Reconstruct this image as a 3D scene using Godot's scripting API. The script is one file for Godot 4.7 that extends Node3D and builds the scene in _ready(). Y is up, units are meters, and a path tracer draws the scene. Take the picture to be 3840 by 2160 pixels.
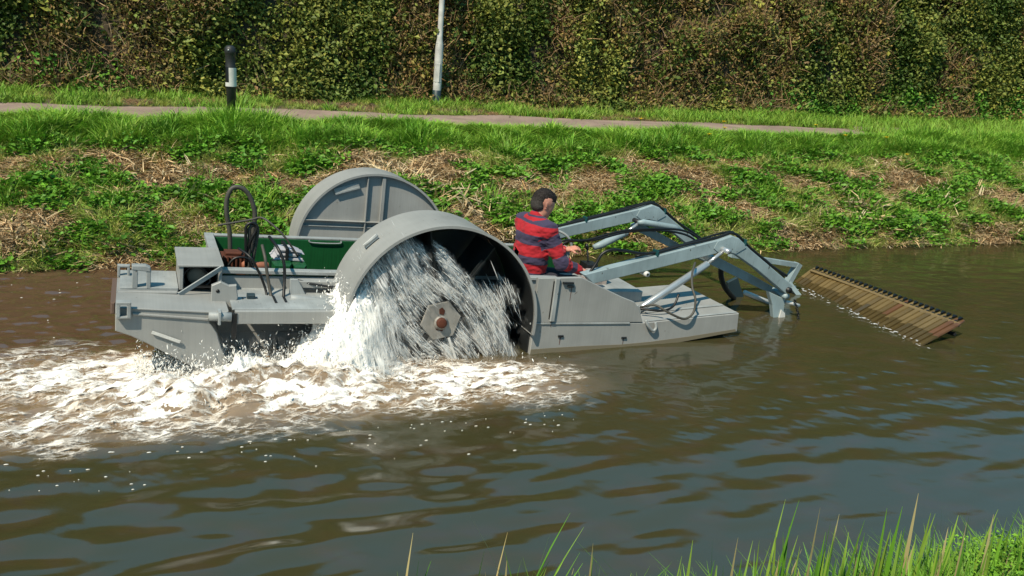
extends Node3D

const CANAL_YAW := 21.0
var rng := RandomNumberGenerator.new()
var sdir := Vector3.ZERO
var tdir := Vector3.ZERO
var boat_x := Transform3D()
var M := {}
var no_fn: Callable

# ------------------------------------------------------------------ helpers
func numbered(called: String, parent: Node) -> String:
	var n := called
	var k := 0
	while parent.has_node(NodePath(n)):
		k += 1
		n = "%s_%03d" % [called, k]
	return n

func tag(o: Node, label: String, category: String, group := "", kind := "") -> Node:
	if label: o.set_meta("label", label)
	if category: o.set_meta("category", category)
	if group: o.set_meta("group", group)
	if kind: o.set_meta("kind", kind)
	return o

func root_at(called: String, x: Transform3D) -> Node3D:
	var o := Node3D.new()
	o.name = numbered(called, self)
	add_child(o, true)
	o.transform = x
	return o

func put(called: String, mesh: Mesh, m: Material, parent: Node = null, x := Transform3D()) -> MeshInstance3D:
	var p: Node = parent if parent else self
	var o := MeshInstance3D.new()
	o.name = numbered(called, p)
	o.mesh = mesh
	if m: o.material_override = m
	o.transform = x
	p.add_child(o, true)
	return o

func ct(s: float, t: float, y: float) -> Vector3:
	return sdir * s + tdir * t + Vector3(0, y, 0)

func new_st(smooth := false) -> SurfaceTool:
	var st := SurfaceTool.new()
	st.begin(Mesh.PRIMITIVE_TRIANGLES)
	st.set_smooth_group(0 if smooth else -1)
	return st

func done(st: SurfaceTool) -> ArrayMesh:
	st.generate_normals()
	return st.commit()

func quad(st: SurfaceTool, a: Vector3, b: Vector3, c: Vector3, d: Vector3) -> void:
	st.add_vertex(a); st.add_vertex(b); st.add_vertex(c)
	st.add_vertex(a); st.add_vertex(c); st.add_vertex(d)

func inset(p: PackedVector2Array, d: float) -> PackedVector2Array:
	var out := PackedVector2Array()
	var n := p.size()
	for i in n:
		var a := (p[i] - p[(i + n - 1) % n]).normalized()
		var b := (p[(i + 1) % n] - p[i]).normalized()
		var na := Vector2(-a.y, a.x)
		var nb := Vector2(-b.y, b.x)
		var m := (na + nb).normalized()
		var c: float = maxf(m.dot(na), 0.35)
		out.append(p[i] + m * (d / c))
	return out

# polygon in (x, y), extruded along z from z0 (back) to z1 (front), with chamfered rims
func prism(st: SurfaceTool, pts: Array, z0: float, z1: float, bev := 0.004) -> void:
	var p := PackedVector2Array()
	for q in pts: p.append(Vector2(q[0], q[1]))
	var area := 0.0
	for i in p.size():
		area += p[i].cross(p[(i + 1) % p.size()])
	if area < 0: p.reverse()
	var q2 := inset(p, bev)
	var tri := Geometry2D.triangulate_polygon(q2)
	for k in range(0, tri.size(), 3):
		var a := q2[tri[k]]
		var b := q2[tri[k + 1]]
		var c := q2[tri[k + 2]]
		if (b - a).cross(c - a) < 0:
			var sw := b
			b = c
			c = sw
		st.add_vertex(Vector3(a.x, a.y, z1)); st.add_vertex(Vector3(c.x, c.y, z1)); st.add_vertex(Vector3(b.x, b.y, z1))
		st.add_vertex(Vector3(a.x, a.y, z0)); st.add_vertex(Vector3(b.x, b.y, z0)); st.add_vertex(Vector3(c.x, c.y, z0))
	var n := p.size()
	for i in n:
		var j := (i + 1) % n
		var rings := [[q2[i], q2[j], z1], [p[i], p[j], z1 - bev], [p[i], p[j], z0 + bev], [q2[i], q2[j], z0]]
		for r in 3:
			var A = rings[r]
			var B = rings[r + 1]
			quad(st, Vector3(A[0].x, A[0].y, A[2]), Vector3(A[1].x, A[1].y, A[2]), Vector3(B[1].x, B[1].y, B[2]), Vector3(B[0].x, B[0].y, B[2]))

func slab(st: SurfaceTool, x0: float, x1: float, y0: float, y1: float, z0: float, z1: float, bev := 0.004) -> void:
	prism(st, [[x0, y0], [x1, y0], [x1, y1], [x0, y1]], z0, z1, bev)

# flat bar between two points; wide along "side"
func bar(st: SurfaceTool, a: Vector3, b: Vector3, side: Vector3, wide: float, thick: float, wide_b := -1.0) -> void:
	var f := (b - a).normalized()
	var s := (side - f * side.dot(f)).normalized()
	var u := f.cross(s)
	if wide_b < 0: wide_b = wide
	var A := []
	var B := []
	for c in [[-1, -1], [1, -1], [1, 1], [-1, 1]]:
		A.append(a + s * (c[0] * wide * 0.5) + u * (c[1] * thick * 0.5))
		B.append(b + s * (c[0] * wide_b * 0.5) + u * (c[1] * thick * 0.5))
	for i in 4:
		var j := (i + 1) % 4
		quad(st, A[i], B[i], B[j], A[j])
	quad(st, A[0], A[1], A[2], A[3])
	quad(st, B[3], B[2], B[1], B[0])

func tube(st: SurfaceTool, pts: Array, radii, sides := 8, caps := true) -> void:
	var n := pts.size()
	var ref := Vector3(0.13, 0.21, 0.97)
	var rings := []
	for i in n:
		var a: Vector3 = pts[maxi(i - 1, 0)]
		var b: Vector3 = pts[mini(i + 1, n - 1)]
		var f := (b - a).normalized()
		var s := ref - f * ref.dot(f)
		if s.length() < 0.05: s = Vector3(1, 0, 0) - f * f.x
		s = s.normalized()
		ref = s
		var u := f.cross(s)
		var r: float = radii[i] if radii is Array else radii
		var ring := []
		for k in sides:
			var an := TAU * k / sides
			ring.append(pts[i] + (s * cos(an) + u * sin(an)) * r)
		rings.append(ring)
	for i in n - 1:
		for k in sides:
			var j := (k + 1) % sides
			quad(st, rings[i][k], rings[i + 1][k], rings[i + 1][j], rings[i][j])
	if caps:
		for e in [0, n - 1]:
			for k in sides:
				var j := (k + 1) % sides
				st.add_vertex(pts[e])
				if e == 0:
					st.add_vertex(rings[e][k]); st.add_vertex(rings[e][j])
				else:
					st.add_vertex(rings[e][j]); st.add_vertex(rings[e][k])

func curve(pts: Array, steps := 6) -> Array:
	var out := []
	for i in pts.size() - 1:
		var p0: Vector3 = pts[maxi(i - 1, 0)]
		var p1: Vector3 = pts[i]
		var p2: Vector3 = pts[i + 1]
		var p3: Vector3 = pts[mini(i + 2, pts.size() - 1)]
		for k in steps:
			out.append(p1.cubic_interpolate(p2, p0, p3, float(k) / steps))
	out.append(pts[-1])
	return out

func v3(a: Array) -> Array:
	var out := []
	for p in a: out.append(Vector3(p[0], p[1], p[2]))
	return out

func tube_mesh(pts: Array, r, sides := 8) -> ArrayMesh:
	var st := new_st(true)
	tube(st, curve(v3(pts)), r, sides)
	return done(st)

func lathe(st: SurfaceTool, prof: Array, sides := 20, base := Vector3.ZERO) -> void:
	for i in prof.size() - 1:
		for k in sides:
			var a := TAU * k / sides
			var b := TAU * (k + 1) / sides
			var p = prof[i]
			var q = prof[i + 1]
			quad(st, base + Vector3(p[0] * cos(a), p[1], p[0] * sin(a)), base + Vector3(p[0] * cos(b), p[1], p[0] * sin(b)), base + Vector3(q[0] * cos(b), q[1], q[0] * sin(b)), base + Vector3(q[0] * cos(a), q[1], q[0] * sin(a)))

func noise(seed_: int, freq: float, oct := 3, type := FastNoiseLite.TYPE_SIMPLEX_SMOOTH) -> FastNoiseLite:
	var n := FastNoiseLite.new()
	n.seed = seed_
	n.noise_type = type
	n.frequency = freq
	n.fractal_octaves = oct
	return n

func ss(a: float, b: float, x: float) -> float:
	return smoothstep(a, b, x)

# ------------------------------------------------------------------ materials
func grime_texture(size: int, seed_: int, base: float, blotch: float, streak: float, speck: float, speck_col: Color) -> ImageTexture:
	var img := Image.create(size, size, false, Image.FORMAT_RGB8)
	var n1 := noise(seed_, 3.0 / size, 4)
	var n2 := noise(seed_ + 1, 1.0, 3)
	var n3 := noise(seed_ + 2, 22.0 / size, 2)
	for y in size:
		for x in size:
			var u := TAU * x / size
			var v := TAU * y / size
			var r := size / TAU
			var b := n1.get_noise_3d(cos(u) * r, sin(u) * r, cos(v) * r) * 0.6 + n1.get_noise_3d(sin(v) * r, cos(u) * r, 40.0) * 0.4
			var k := n2.get_noise_2d(cos(u) * 9.0, sin(u) * 9.0 + sin(v) * 0.25)
			var c := base + blotch * b + streak * k
			var col := Color(c, c * 1.0, c * 0.99)
			var sp := n3.get_noise_2d(cos(u) * r, sin(u) * r + cos(v) * r)
			if speck > 0.0 and sp > 1.0 - speck:
				col = col.lerp(speck_col, clampf((sp - 1.0 + speck) * 6.0, 0.0, 0.8))
			img.set_pixel(x, y, col)
	img.generate_mipmaps()
	return ImageTexture.create_from_image(img)

func mat(col: Color, rough: float, tex: Texture2D = null, scale := 1.0, metal := 0.0) -> StandardMaterial3D:
	var m := StandardMaterial3D.new()
	m.albedo_color = col
	m.roughness = rough
	m.metallic = metal
	if tex:
		m.albedo_texture = tex
		m.uv1_triplanar = true
		m.uv1_scale = Vector3.ONE * scale
	return m

func leaf_mat(rough := 0.55, back := 0.35) -> StandardMaterial3D:
	var m := StandardMaterial3D.new()
	m.vertex_color_use_as_albedo = true
	m.roughness = rough
	m.metallic_specular = 0.35
	m.cull_mode = BaseMaterial3D.CULL_DISABLED
	m.backlight_enabled = true
	m.backlight = Color(back, back, back)
	return m

func make_materials() -> void:
	var g1 := grime_texture(384, 3, 0.91, 0.15, 0.03, 0.30, Color(0.42, 0.36, 0.31))
	var g2 := grime_texture(256, 17, 0.86, 0.20, 0.035, 0.34, Color(0.30, 0.24, 0.19))
	var g3 := grime_texture(256, 31, 0.85, 0.16, 0.10, 0.42, Color(0.75, 0.78, 0.76))
	M.paint = mat(Color(0.625, 0.63, 0.625), 0.5, g1, 0.8)
	M.paint_worn = mat(Color(0.64, 0.66, 0.665), 0.55, g2, 1.4)
	M.arm = mat(Color(0.60, 0.675, 0.70), 0.5, g2, 1.1)
	M.green = mat(Color(0.10, 0.36, 0.19), 0.4, g3, 1.3)
	M.dark = mat(Color(0.10, 0.105, 0.11), 0.5, g2, 2.0)
	M.teal = mat(Color(0.16, 0.24, 0.27), 0.5, g2, 2.0)
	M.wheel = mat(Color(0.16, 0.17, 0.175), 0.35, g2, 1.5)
	M.hub = mat(Color(0.62, 0.61, 0.59), 0.55, g2, 2.5)
	M.rust = mat(Color(0.36, 0.18, 0.10), 0.8, g2, 4.0)
	M.salmon = mat(Color(0.66, 0.42, 0.32), 0.7, g2, 3.0)
	M.hose = mat(Color(0.075, 0.07, 0.065), 0.45, g2, 3.0)
	M.hose_grey = mat(Color(0.30, 0.29, 0.26), 0.6, g2, 3.0)
	M.chrome = mat(Color(0.80, 0.81, 0.82), 0.25, g1, 1.5, 0.6)
	M.tine_wet = mat(Color(0.36, 0.30, 0.18), 0.2, g2, 1.6)
	M.tine = mat(Color(0.50, 0.42, 0.265), 0.4, g2, 1.6)
	M.tine_b = mat(Color(0.43, 0.355, 0.21), 0.4, g2, 1.9)
	M.tine_rust = mat(Color(0.44, 0.30, 0.19), 0.45, g2, 1.9)
	M.white = mat(Color(0.86, 0.86, 0.85), 0.5, g1, 2.0)
	M.black = mat(Color(0.055, 0.058, 0.06), 0.4)
	M.rubber = mat(Color(0.15, 0.16, 0.165), 0.55, g1, 2.0)
	M.galv = mat(Color(0.84, 0.84, 0.82), 0.5, g2, 2.2)
	M.path = mat(Color(0.62, 0.53, 0.48), 0.9, g2, 0.6)
	M.path.uv1_world_triplanar = true
	M.leaf = leaf_mat(0.5, 0.55)
	M.leaf_dull = leaf_mat(0.6, 0.22)
	M.straw = leaf_mat(0.8, 0.25)
	M.seat = mat(Color(0.05, 0.05, 0.055), 0.6)

# ------------------------------------------------------------------ implicit surfaces (surface nets)
# prims: [a, b, ra, rb, k]; carve: Callable(p, d) -> d ; paint: Callable(p) -> Color
func nets(prims: Array, cell: float, carve: Callable, paint: Callable) -> Array:
	var lo := Vector3(1e9, 1e9, 1e9)
	var hi := -lo
	for p in prims:
		var r: float = maxf(p[2], p[3]) + cell * 3.0 + 0.01
		lo = lo.min(p[0] - Vector3.ONE * r).min(p[1] - Vector3.ONE * r)
		hi = hi.max(p[0] + Vector3.ONE * r).max(p[1] + Vector3.ONE * r)
	var nx := int((hi.x - lo.x) / cell) + 2
	var ny := int((hi.y - lo.y) / cell) + 2
	var nz := int((hi.z - lo.z) / cell) + 2
	var f := PackedFloat32Array()
	f.resize(nx * ny * nz)
	f.fill(10.0)
	for p in prims:
		var a: Vector3 = p[0]
		var b: Vector3 = p[1]
		var ra: float = p[2]
		var rb: float = p[3]
		var k: float = p[4]
		var mar: float = maxf(ra, rb) + k + cell * 2.5
		var l2 := a.min(b) - Vector3.ONE * mar - lo
		var h2 := a.max(b) + Vector3.ONE * mar - lo
		var ab := b - a
		var den: float = maxf(ab.length_squared(), 1e-9)
		for z in range(maxi(0, int(l2.z / cell)), mini(nz, int(h2.z / cell) + 1)):
			for y in range(maxi(0, int(l2.y / cell)), mini(ny, int(h2.y / cell) + 1)):
				var row := (z * ny + y) * nx
				for x in range(maxi(0, int(l2.x / cell)), mini(nx, int(h2.x / cell) + 1)):
					var q := lo + Vector3(x, y, z) * cell
					var h := clampf((q - a).dot(ab) / den, 0.0, 1.0)
					var d := (q - a - ab * h).length() - lerpf(ra, rb, h)
					var o := f[row + x]
					var m: float = maxf(k - absf(o - d), 0.0) / k
					f[row + x] = minf(o, d) - m * m * k * 0.25
	if carve.is_valid():
		for z in nz:
			for y in ny:
				for x in nx:
					var i := (z * ny + y) * nx + x
					if f[i] < 0.12:
						f[i] = carve.call(lo + Vector3(x, y, z) * cell, f[i])
	var vid := PackedInt32Array()
	vid.resize(nx * ny * nz)
	vid.fill(-1)
	var V := PackedVector3Array()
	var C := PackedColorArray()
	var off := PackedInt32Array()
	for c in 8:
		off.append((c & 1) + ((c >> 1) & 1) * nx + ((c >> 2) & 1) * nx * ny)
	for z in nz - 1:
		for y in ny - 1:
			for x in nx - 1:
				var i := (z * ny + y) * nx + x
				var neg := 0
				for c in 8:
					if f[i + off[c]] < 0.0: neg += 1
				if neg == 0 or neg == 8: continue
				var sum := Vector3.ZERO
				var cnt := 0
				for e in 12:
					var ax := e / 4
					var r := e % 4
					var c0 := 0
					if ax == 0: c0 = (r & 1) * 2 + (r >> 1) * 4
					elif ax == 1: c0 = (r & 1) + (r >> 1) * 4
					else: c0 = (r & 1) + (r >> 1) * 2
					var c1 := c0 + (1 << ax)
					var f0 := f[i + off[c0]]
					var f1 := f[i + off[c1]]
					if (f0 < 0.0) != (f1 < 0.0):
						var t := f0 / (f0 - f1)
						var p0 := Vector3(c0 & 1, (c0 >> 1) & 1, (c0 >> 2) & 1)
						var p1 := Vector3(c1 & 1, (c1 >> 1) & 1, (c1 >> 2) & 1)
						sum += p0.lerp(p1, t)
						cnt += 1
				vid[i] = V.size()
				V.append(lo + (Vector3(x, y, z) + sum / cnt) * cell)
	for v in V: C.append(paint.call(v) if paint.is_valid() else Color.WHITE)
	var I := PackedInt32Array()
	var sx := 1
	var sy := nx
	var sz := nx * ny
	for z in range(1, nz - 1):
		for y in range(1, ny - 1):
			for x in range(1, nx - 1):
				var i := (z * ny + y) * nx + x
				var inside := f[i] < 0.0
				for ax in 3:
					var st: int = [sx, sy, sz][ax]
					if (f[i + st] < 0.0) == inside: continue
					var u: int = [sy, sz, sx][ax]
					var w: int = [sz, sx, sy][ax]
					var a := vid[i - u - w]
					var b := vid[i - w]
					var c := vid[i]
					var d := vid[i - u]
					if inside:
						I.append_array([a, c, b, a, d, c])
					else:
						I.append_array([a, b, c, a, c, d])
	return [V, I, C]

func arrays_mesh(parts: Array) -> ArrayMesh:
	var V := PackedVector3Array()
	var I := PackedInt32Array()
	var C := PackedColorArray()
	for p in parts:
		var b := V.size()
		V.append_array(p[0])
		C.append_array(p[2])
		for i in p[1]: I.append(i + b)
	var N := PackedVector3Array()
	N.resize(V.size())
	for k in range(0, I.size(), 3):
		var n := (V[I[k + 2]] - V[I[k]]).cross(V[I[k + 1]] - V[I[k]])
		N[I[k]] += n
		N[I[k + 1]] += n
		N[I[k + 2]] += n
	for k in N.size(): N[k] = N[k].normalized()
	var A := []
	A.resize(Mesh.ARRAY_MAX)
	A[Mesh.ARRAY_VERTEX] = V
	A[Mesh.ARRAY_NORMAL] = N
	A[Mesh.ARRAY_COLOR] = C
	A[Mesh.ARRAY_INDEX] = I
	var m := ArrayMesh.new()
	m.add_surface_from_arrays(Mesh.PRIMITIVE_TRIANGLES, A)
	return m

# ------------------------------------------------------------------ scattering
func scatter(called: String, mesh: Mesh, m: Material, xs: Array, cols: PackedColorArray, parent: Node = null) -> MultiMeshInstance3D:
	var mm := MultiMesh.new()
	mm.transform_format = MultiMesh.TRANSFORM_3D
	mm.use_colors = true
	mm.mesh = mesh
	mm.instance_count = xs.size()
	var buf := PackedFloat32Array()
	buf.resize(xs.size() * 16)
	for i in xs.size():
		var x: Transform3D = xs[i]
		var b := x.basis
		var c := cols[i]
		var o := i * 16
		buf[o] = b.x.x; buf[o + 1] = b.y.x; buf[o + 2] = b.z.x; buf[o + 3] = x.origin.x
		buf[o + 4] = b.x.y; buf[o + 5] = b.y.y; buf[o + 6] = b.z.y; buf[o + 7] = x.origin.y
		buf[o + 8] = b.x.z; buf[o + 9] = b.y.z; buf[o + 10] = b.z.z; buf[o + 11] = x.origin.z
		buf[o + 12] = c.r; buf[o + 13] = c.g; buf[o + 14] = c.b; buf[o + 15] = 1.0
	mm.buffer = buf
	var o := MultiMeshInstance3D.new()
	var p: Node = parent if parent else self
	o.name = numbered(called, p)
	o.multimesh = mm
	o.material_override = m
	p.add_child(o, true)
	o.set_meta("kind", "stuff")
	return o

func tint(c: Color, spread: float) -> Color:
	var k := 1.0 + rng.randf_range(-spread, spread)
	var h := rng.randf_range(-spread, spread) * 0.35
	return Color(maxf(c.r * k * (1.0 + h), 0.0), c.g * k, maxf(c.b * k * (1.0 - h), 0.0))

# a blade: strip bending away; width w, height h
func blade(st: SurfaceTool, base: Vector3, dir: Vector3, h: float, w: float, bend: float, col: Color, segs := 3) -> void:
	var side := dir.cross(Vector3.UP)
	if side.length() < 0.01: side = Vector3(1, 0, 0)
	side = side.normalized()
	var prev := []
	for i in segs + 1:
		var u := float(i) / segs
		var p := base + Vector3.UP * (h * u * (1.0 - 0.35 * bend * u)) + dir * (h * bend * u * u)
		var ww := w * (1.0 - u * u * 0.95) * 0.5
		var cur := [p - side * ww, p + side * ww]
		if i > 0:
			st.set_color(col)
			quad(st, prev[0], prev[1], cur[1], cur[0])
		prev = cur

func tuft_mesh(n: int, radius: float, h0: float, h1: float, w: float, bend0: float, bend1: float, segs := 3) -> ArrayMesh:
	var st := new_st()
	for i in n:
		var a := rng.randf() * TAU
		var r := sqrt(rng.randf()) * radius
		var d := Vector3(cos(a + rng.randf_range(-0.9, 0.9)), 0, sin(a + rng.randf_range(-0.9, 0.9)))
		var k := rng.randf_range(0.75, 1.25)
		blade(st, Vector3(cos(a) * r, -0.02, sin(a) * r), d, rng.randf_range(h0, h1), w * rng.randf_range(0.7, 1.3), rng.randf_range(bend0, bend1), Color(k, k, k), segs)
	return done(st)

# leaf clump: small pointed folded leaves through a squashed ball
func leaf_clump(n: int, radius: float, size: float, flat: float, up: float) -> ArrayMesh:
	var st := new_st()
	for i in n:
		var d := Vector3(rng.randf_range(-1, 1), rng.randf_range(-1, 1) * flat, rng.randf_range(-1, 1)) * radius
		var a := rng.randf() * TAU
		var f := Vector3(cos(a), rng.randf_range(-0.5, 0.5) + up * 0.4, sin(a)).normalized()
		var nn := Vector3(rng.randf_range(-0.8, 0.8), 1.0, rng.randf_range(-0.8, 0.8)).normalized()
		var s := f.cross(nn).normalized()
		nn = s.cross(f)
		var l := size * rng.randf_range(0.6, 1.35)
		var w := l * rng.randf_range(0.28, 0.42)
		var k := rng.randf_range(0.7, 1.3)
		st.set_color(Color(k, k, k))
		var p0 := d
		var p1 := d + f * l * 0.5 + s * w + nn * l * 0.1
		var p2 := d + f * l - nn * l * 0.12
		var p3 := d + f * l * 0.5 - s * w + nn * l * 0.1
		st.add_vertex(p0); st.add_vertex(p1); st.add_vertex(p2)
		st.add_vertex(p0); st.add_vertex(p2); st.add_vertex(p3)
	return done(st)

# straw: stiff dead blades and stems lying about
func straw_mesh(n: int, radius: float, l0: float, l1: float, w: float, rise: float) -> ArrayMesh:
	var st := new_st()
	for i in n:
		var a := rng.randf() * TAU
		var f := Vector3(cos(a), rng.randf_range(-0.1, rise), sin(a)).normalized()
		var s := f.cross(Vector3(rng.randf_range(-0.5, 0.5), 1, rng.randf_range(-0.5, 0.5))).normalized()
		var c := Vector3(rng.randf_range(-1, 1), 0, rng.randf_range(-1, 1)) * radius + Vector3.UP * rng.randf_range(0.0, 0.06)
		var l := rng.randf_range(l0, l1)
		var ww := w * rng.randf_range(0.5, 1.5) * 0.5
		var k := rng.randf_range(0.6, 1.3)
		st.set_color(Color(k, k, k))
		var m := c + f * l * 0.5 + Vector3.UP * l * rng.randf_range(-0.05, 0.15)
		var e := c + f * l
		quad(st, c - s * ww, c + s * ww, m + s * ww, m - s * ww)
		quad(st, m - s * ww, m + s * ww, e + s * ww * 0.3, e - s * ww * 0.3)
	return done(st)

func spin(scale: float, lean := 0.25, stretch := 1.0) -> Basis:
	var b := Basis(Vector3.UP, rng.randf() * TAU) * Basis(Vector3(rng.randf_range(-1, 1), 0, rng.randf_range(-1, 1)).normalized(), rng.randf() * lean)
	return b.scaled(Vector3(scale, scale * stretch, scale))

# ------------------------------------------------------------------ terrain
var tn := FastNoiseLite.new()
func ground_y(s: float, t: float) -> float:
	var edge := -9.95 + tn.get_noise_2d(s * 1.3, 7.0) * 0.35
	var y := 0.0
	if t > -6.0:
		var e2 := -2.75 - ss(1.0, -1.5, s) * 0.9 + tn.get_noise_2d(s * 1.5, 90.0) * 0.2
		if t < e2: y = -1.1 * ss(0.0, 1.4, e2 - t)
		else: y = 1.15 * ss(0.0, 2.6, t - e2)
		return y
	if t > edge:
		return -1.1 * ss(0.0, 1.6, t - edge)
	if t > -17.0:
		var u := clampf((edge - t) / 3.3, 0.0, 1.0)
		y = 1.05 * (1.0 - pow(1.0 - u, 1.2)) + 0.10 * ss(0.0, 0.05, u)
		y += tn.get_noise_2d(s * 1.0, t * 1.4) * 0.13 * u * ss(-13.4, -12.7, t)
		y += tn.get_noise_2d(s * 0.5 + 50.0, t) * 0.05
		return y
	var v := -17.0 - t
	y = 1.17 + 2.15 * v * ss(0.0, 0.7, v)
	if v > 3.2: y = 1.17 + 6.88 + 1.5 * (1.0 - exp(-(v - 3.2) * 1.2))
	y += tn.get_noise_2d(s * 0.9, t * 1.1 + 30.0) * 0.55 * ss(0.2, 1.2, v)
	return y

func build_ground() -> void:
	var S := []
	var x := -70.0
	while x < 90.0:
		S.append(x)
		x += 0.2 if x > -9.0 and x < 28.0 else 2.5
	var T := []
	x = 45.0
	while x > -90.0:
		T.append(x)
		x -= 0.12 if x < -1.0 and x > -20.0 else 1.5
	var V := PackedVector3Array()
	var C := PackedColorArray()
	var I := PackedInt32Array()
	var n := noise(55, 0.9, 3)
	for t in T:
		for s in S:
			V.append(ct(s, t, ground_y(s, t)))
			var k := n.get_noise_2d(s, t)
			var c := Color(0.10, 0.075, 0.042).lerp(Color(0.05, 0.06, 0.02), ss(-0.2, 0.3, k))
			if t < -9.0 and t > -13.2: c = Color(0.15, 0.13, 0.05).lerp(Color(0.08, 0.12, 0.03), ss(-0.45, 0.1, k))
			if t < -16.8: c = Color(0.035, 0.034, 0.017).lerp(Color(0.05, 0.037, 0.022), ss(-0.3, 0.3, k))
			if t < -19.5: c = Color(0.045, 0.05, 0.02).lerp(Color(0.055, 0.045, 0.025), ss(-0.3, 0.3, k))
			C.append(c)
	var w := S.size()
	for j in T.size() - 1:
		for i in w - 1:
			var a := j * w + i
			I.append_array([a, a + w, a + 1, a + 1, a + w, a + w + 1])
	var m := StandardMaterial3D.new()
	m.vertex_color_use_as_albedo = true
	m.roughness = 0.95
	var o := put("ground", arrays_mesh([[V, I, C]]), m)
	o.set_meta("kind", "structure")
	# path: a tarmac sheet on the bank top
	V = PackedVector3Array(); C = PackedColorArray(); I = PackedInt32Array()
	var cols := 9
	var rows := 0
	x = -30.0
	while x < 45.0:
		for k in cols:
			var e := tn.get_noise_2d(x * 2.2, 11.0 + k * 0.02) * 0.1
			var t := lerpf(-13.35, -15.05, float(k) / (cols - 1)) + e
			var yy := ground_y(x, t) + 0.012
			V.append(ct(x, t, yy))
			C.append(Color.WHITE)
		rows += 1
		x += 0.3
	for j in rows - 1:
		for i in cols - 1:
			var a := j * cols + i
			I.append_array([a, a + 1, a + cols, a + 1, a + cols + 1, a + cols])
	o = put("path", arrays_mesh([[V, I, C]]), M.path)
	o.set_meta("kind", "structure")

# ------------------------------------------------------------------ water
var wn1 := FastNoiseLite.new()
var wn2 := FastNoiseLite.new()
var wn3 := FastNoiseLite.new()
var foam_img: Image
const F_S0 := -4.6
const F_S1 := 3.7
const F_T0 := -8.2
const F_T1 := -5.0

func foam_density(s: float, t: float) -> float:
	# [s, t, radius s, radius t, weight]
	var d := 0.0
	for b in [[0.9, -6.3, 0.85, 0.38, 1.25], [0.25, -6.45, 0.8, 0.5, 1.35], [-0.5, -6.6, 0.9, 0.48, 1.0], [-1.5, -6.75, 1.0, 0.5, 0.56], [-2.8, -6.9, 1.3, 0.6, 0.42],
		[1.7, -6.12, 0.7, 0.36, 0.8], [2.45, -6.05, 0.45, 0.34, 1.05], [-0.3, -5.85, 0.9, 0.34, 0.52], [-1.0, -5.75, 0.7, 0.28, 0.45], [0.9, -5.85, 0.8, 0.25, 0.5], [-2.2, -6.0, 0.9, 0.4, 0.42], [-3.6, -6.3, 1.0, 0.7, 0.3], [2.0, -5.75, 0.8, 0.16, 0.42]]:
		var q := Vector2((s - b[0]) / b[2], (t - b[1]) / b[3]).length_squared()
		if q < 6.0: d += b[4] * exp(-q * 0.8)
	return minf(d * 0.84, 1.2)

func wave_y(s: float, t: float) -> float:
	var near := ss(-5.4, -4.2, t)
	var left := ss(4.0, 0.5, s)
	var y := wn1.get_noise_2d(s * 0.75 + t * 0.35, t * 1.9) * lerpf(0.004, 0.024, near * lerpf(0.16, 1.0, left))
	var d := foam_density(s, t) if s < 4.5 and t < -4.8 and t > -8.4 else 0.0
	y += wn2.get_noise_2d(s * 0.8 + t * 0.3, t * 1.7) * (0.0036 * (1.0 - near * 0.8) + 0.026 * clampf(d, 0.0, 1.0) + 0.018 * ss(0.8, -1.0, s) * ss(-6.3, -7.6, t))
	y += wn3.get_noise_2d(s, t * 2.0) * 0.0022 * (1.0 - near * 0.7)
	y += d * 0.035
	if d > 0.1:
		var ridge := t + 6.13 + 0.1 * wn1.get_noise_2d(s * 2.0, 5.0)
		y += 0.17 * ss(-1.1, 0.0, s) * ss(1.6, 0.95, s) * exp(-pow(ridge / 0.24, 2.0)) * (0.85 + 0.35 * wn2.get_noise_2d(s * 1.2, t * 1.4))
	return y

func build_water() -> void:
	var S := []
	var x := -60.0
	while x < 80.0:
		S.append(x)
		x += 0.036 if x > -5.2 and x < 9.0 else (0.06 if x >= 9.0 and x < 15.0 else 1.5)
	var T := []
	x = -1.6
	while x > -10.6:
		T.append(x)
		x -= 0.034 if x < -2.4 else 0.15
	var V := PackedVector3Array()
	var C := PackedColorArray()
	var I := PackedInt32Array()
	for t in T:
		for s in S:
			V.append(ct(s, t, wave_y(s, t)))
			var silt := ss(2.5, -2.0, s + (t + 7.5) * 0.5) * ss(-5.2, -6.6, t)
			silt = clampf(silt + wn1.get_noise_2d(s * 1.2, t * 2.0 + 40.0) * 0.25, 0.0, 1.0)
			var churn := foam_density(s, t) if s < 4.5 and t < -4.8 and t > -8.6 else 0.0
			churn = clampf(churn * 1.1 - 0.12 + wn2.get_noise_2d(s, t * 1.6) * 0.35 * churn, 0.0, 1.0)
			C.append(Color(0.047, 0.041, 0.018).lerp(Color(0.098, 0.056, 0.033), silt).lerp(Color(0.24, 0.165, 0.098), churn))
	var w := S.size()
	for j in T.size() - 1:
		for i in w - 1:
			var a := j * w + i
			I.append_array([a, a + w, a + 1, a + 1, a + w, a + w + 1])
	var m := StandardMaterial3D.new()
	m.vertex_color_use_as_albedo = true
	m.roughness = 0.11
	m.metallic_specular = 1.0
	var o := put("water", arrays_mesh([[V, I, C]]), m)
	o.set_meta("kind", "structure")

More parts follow.
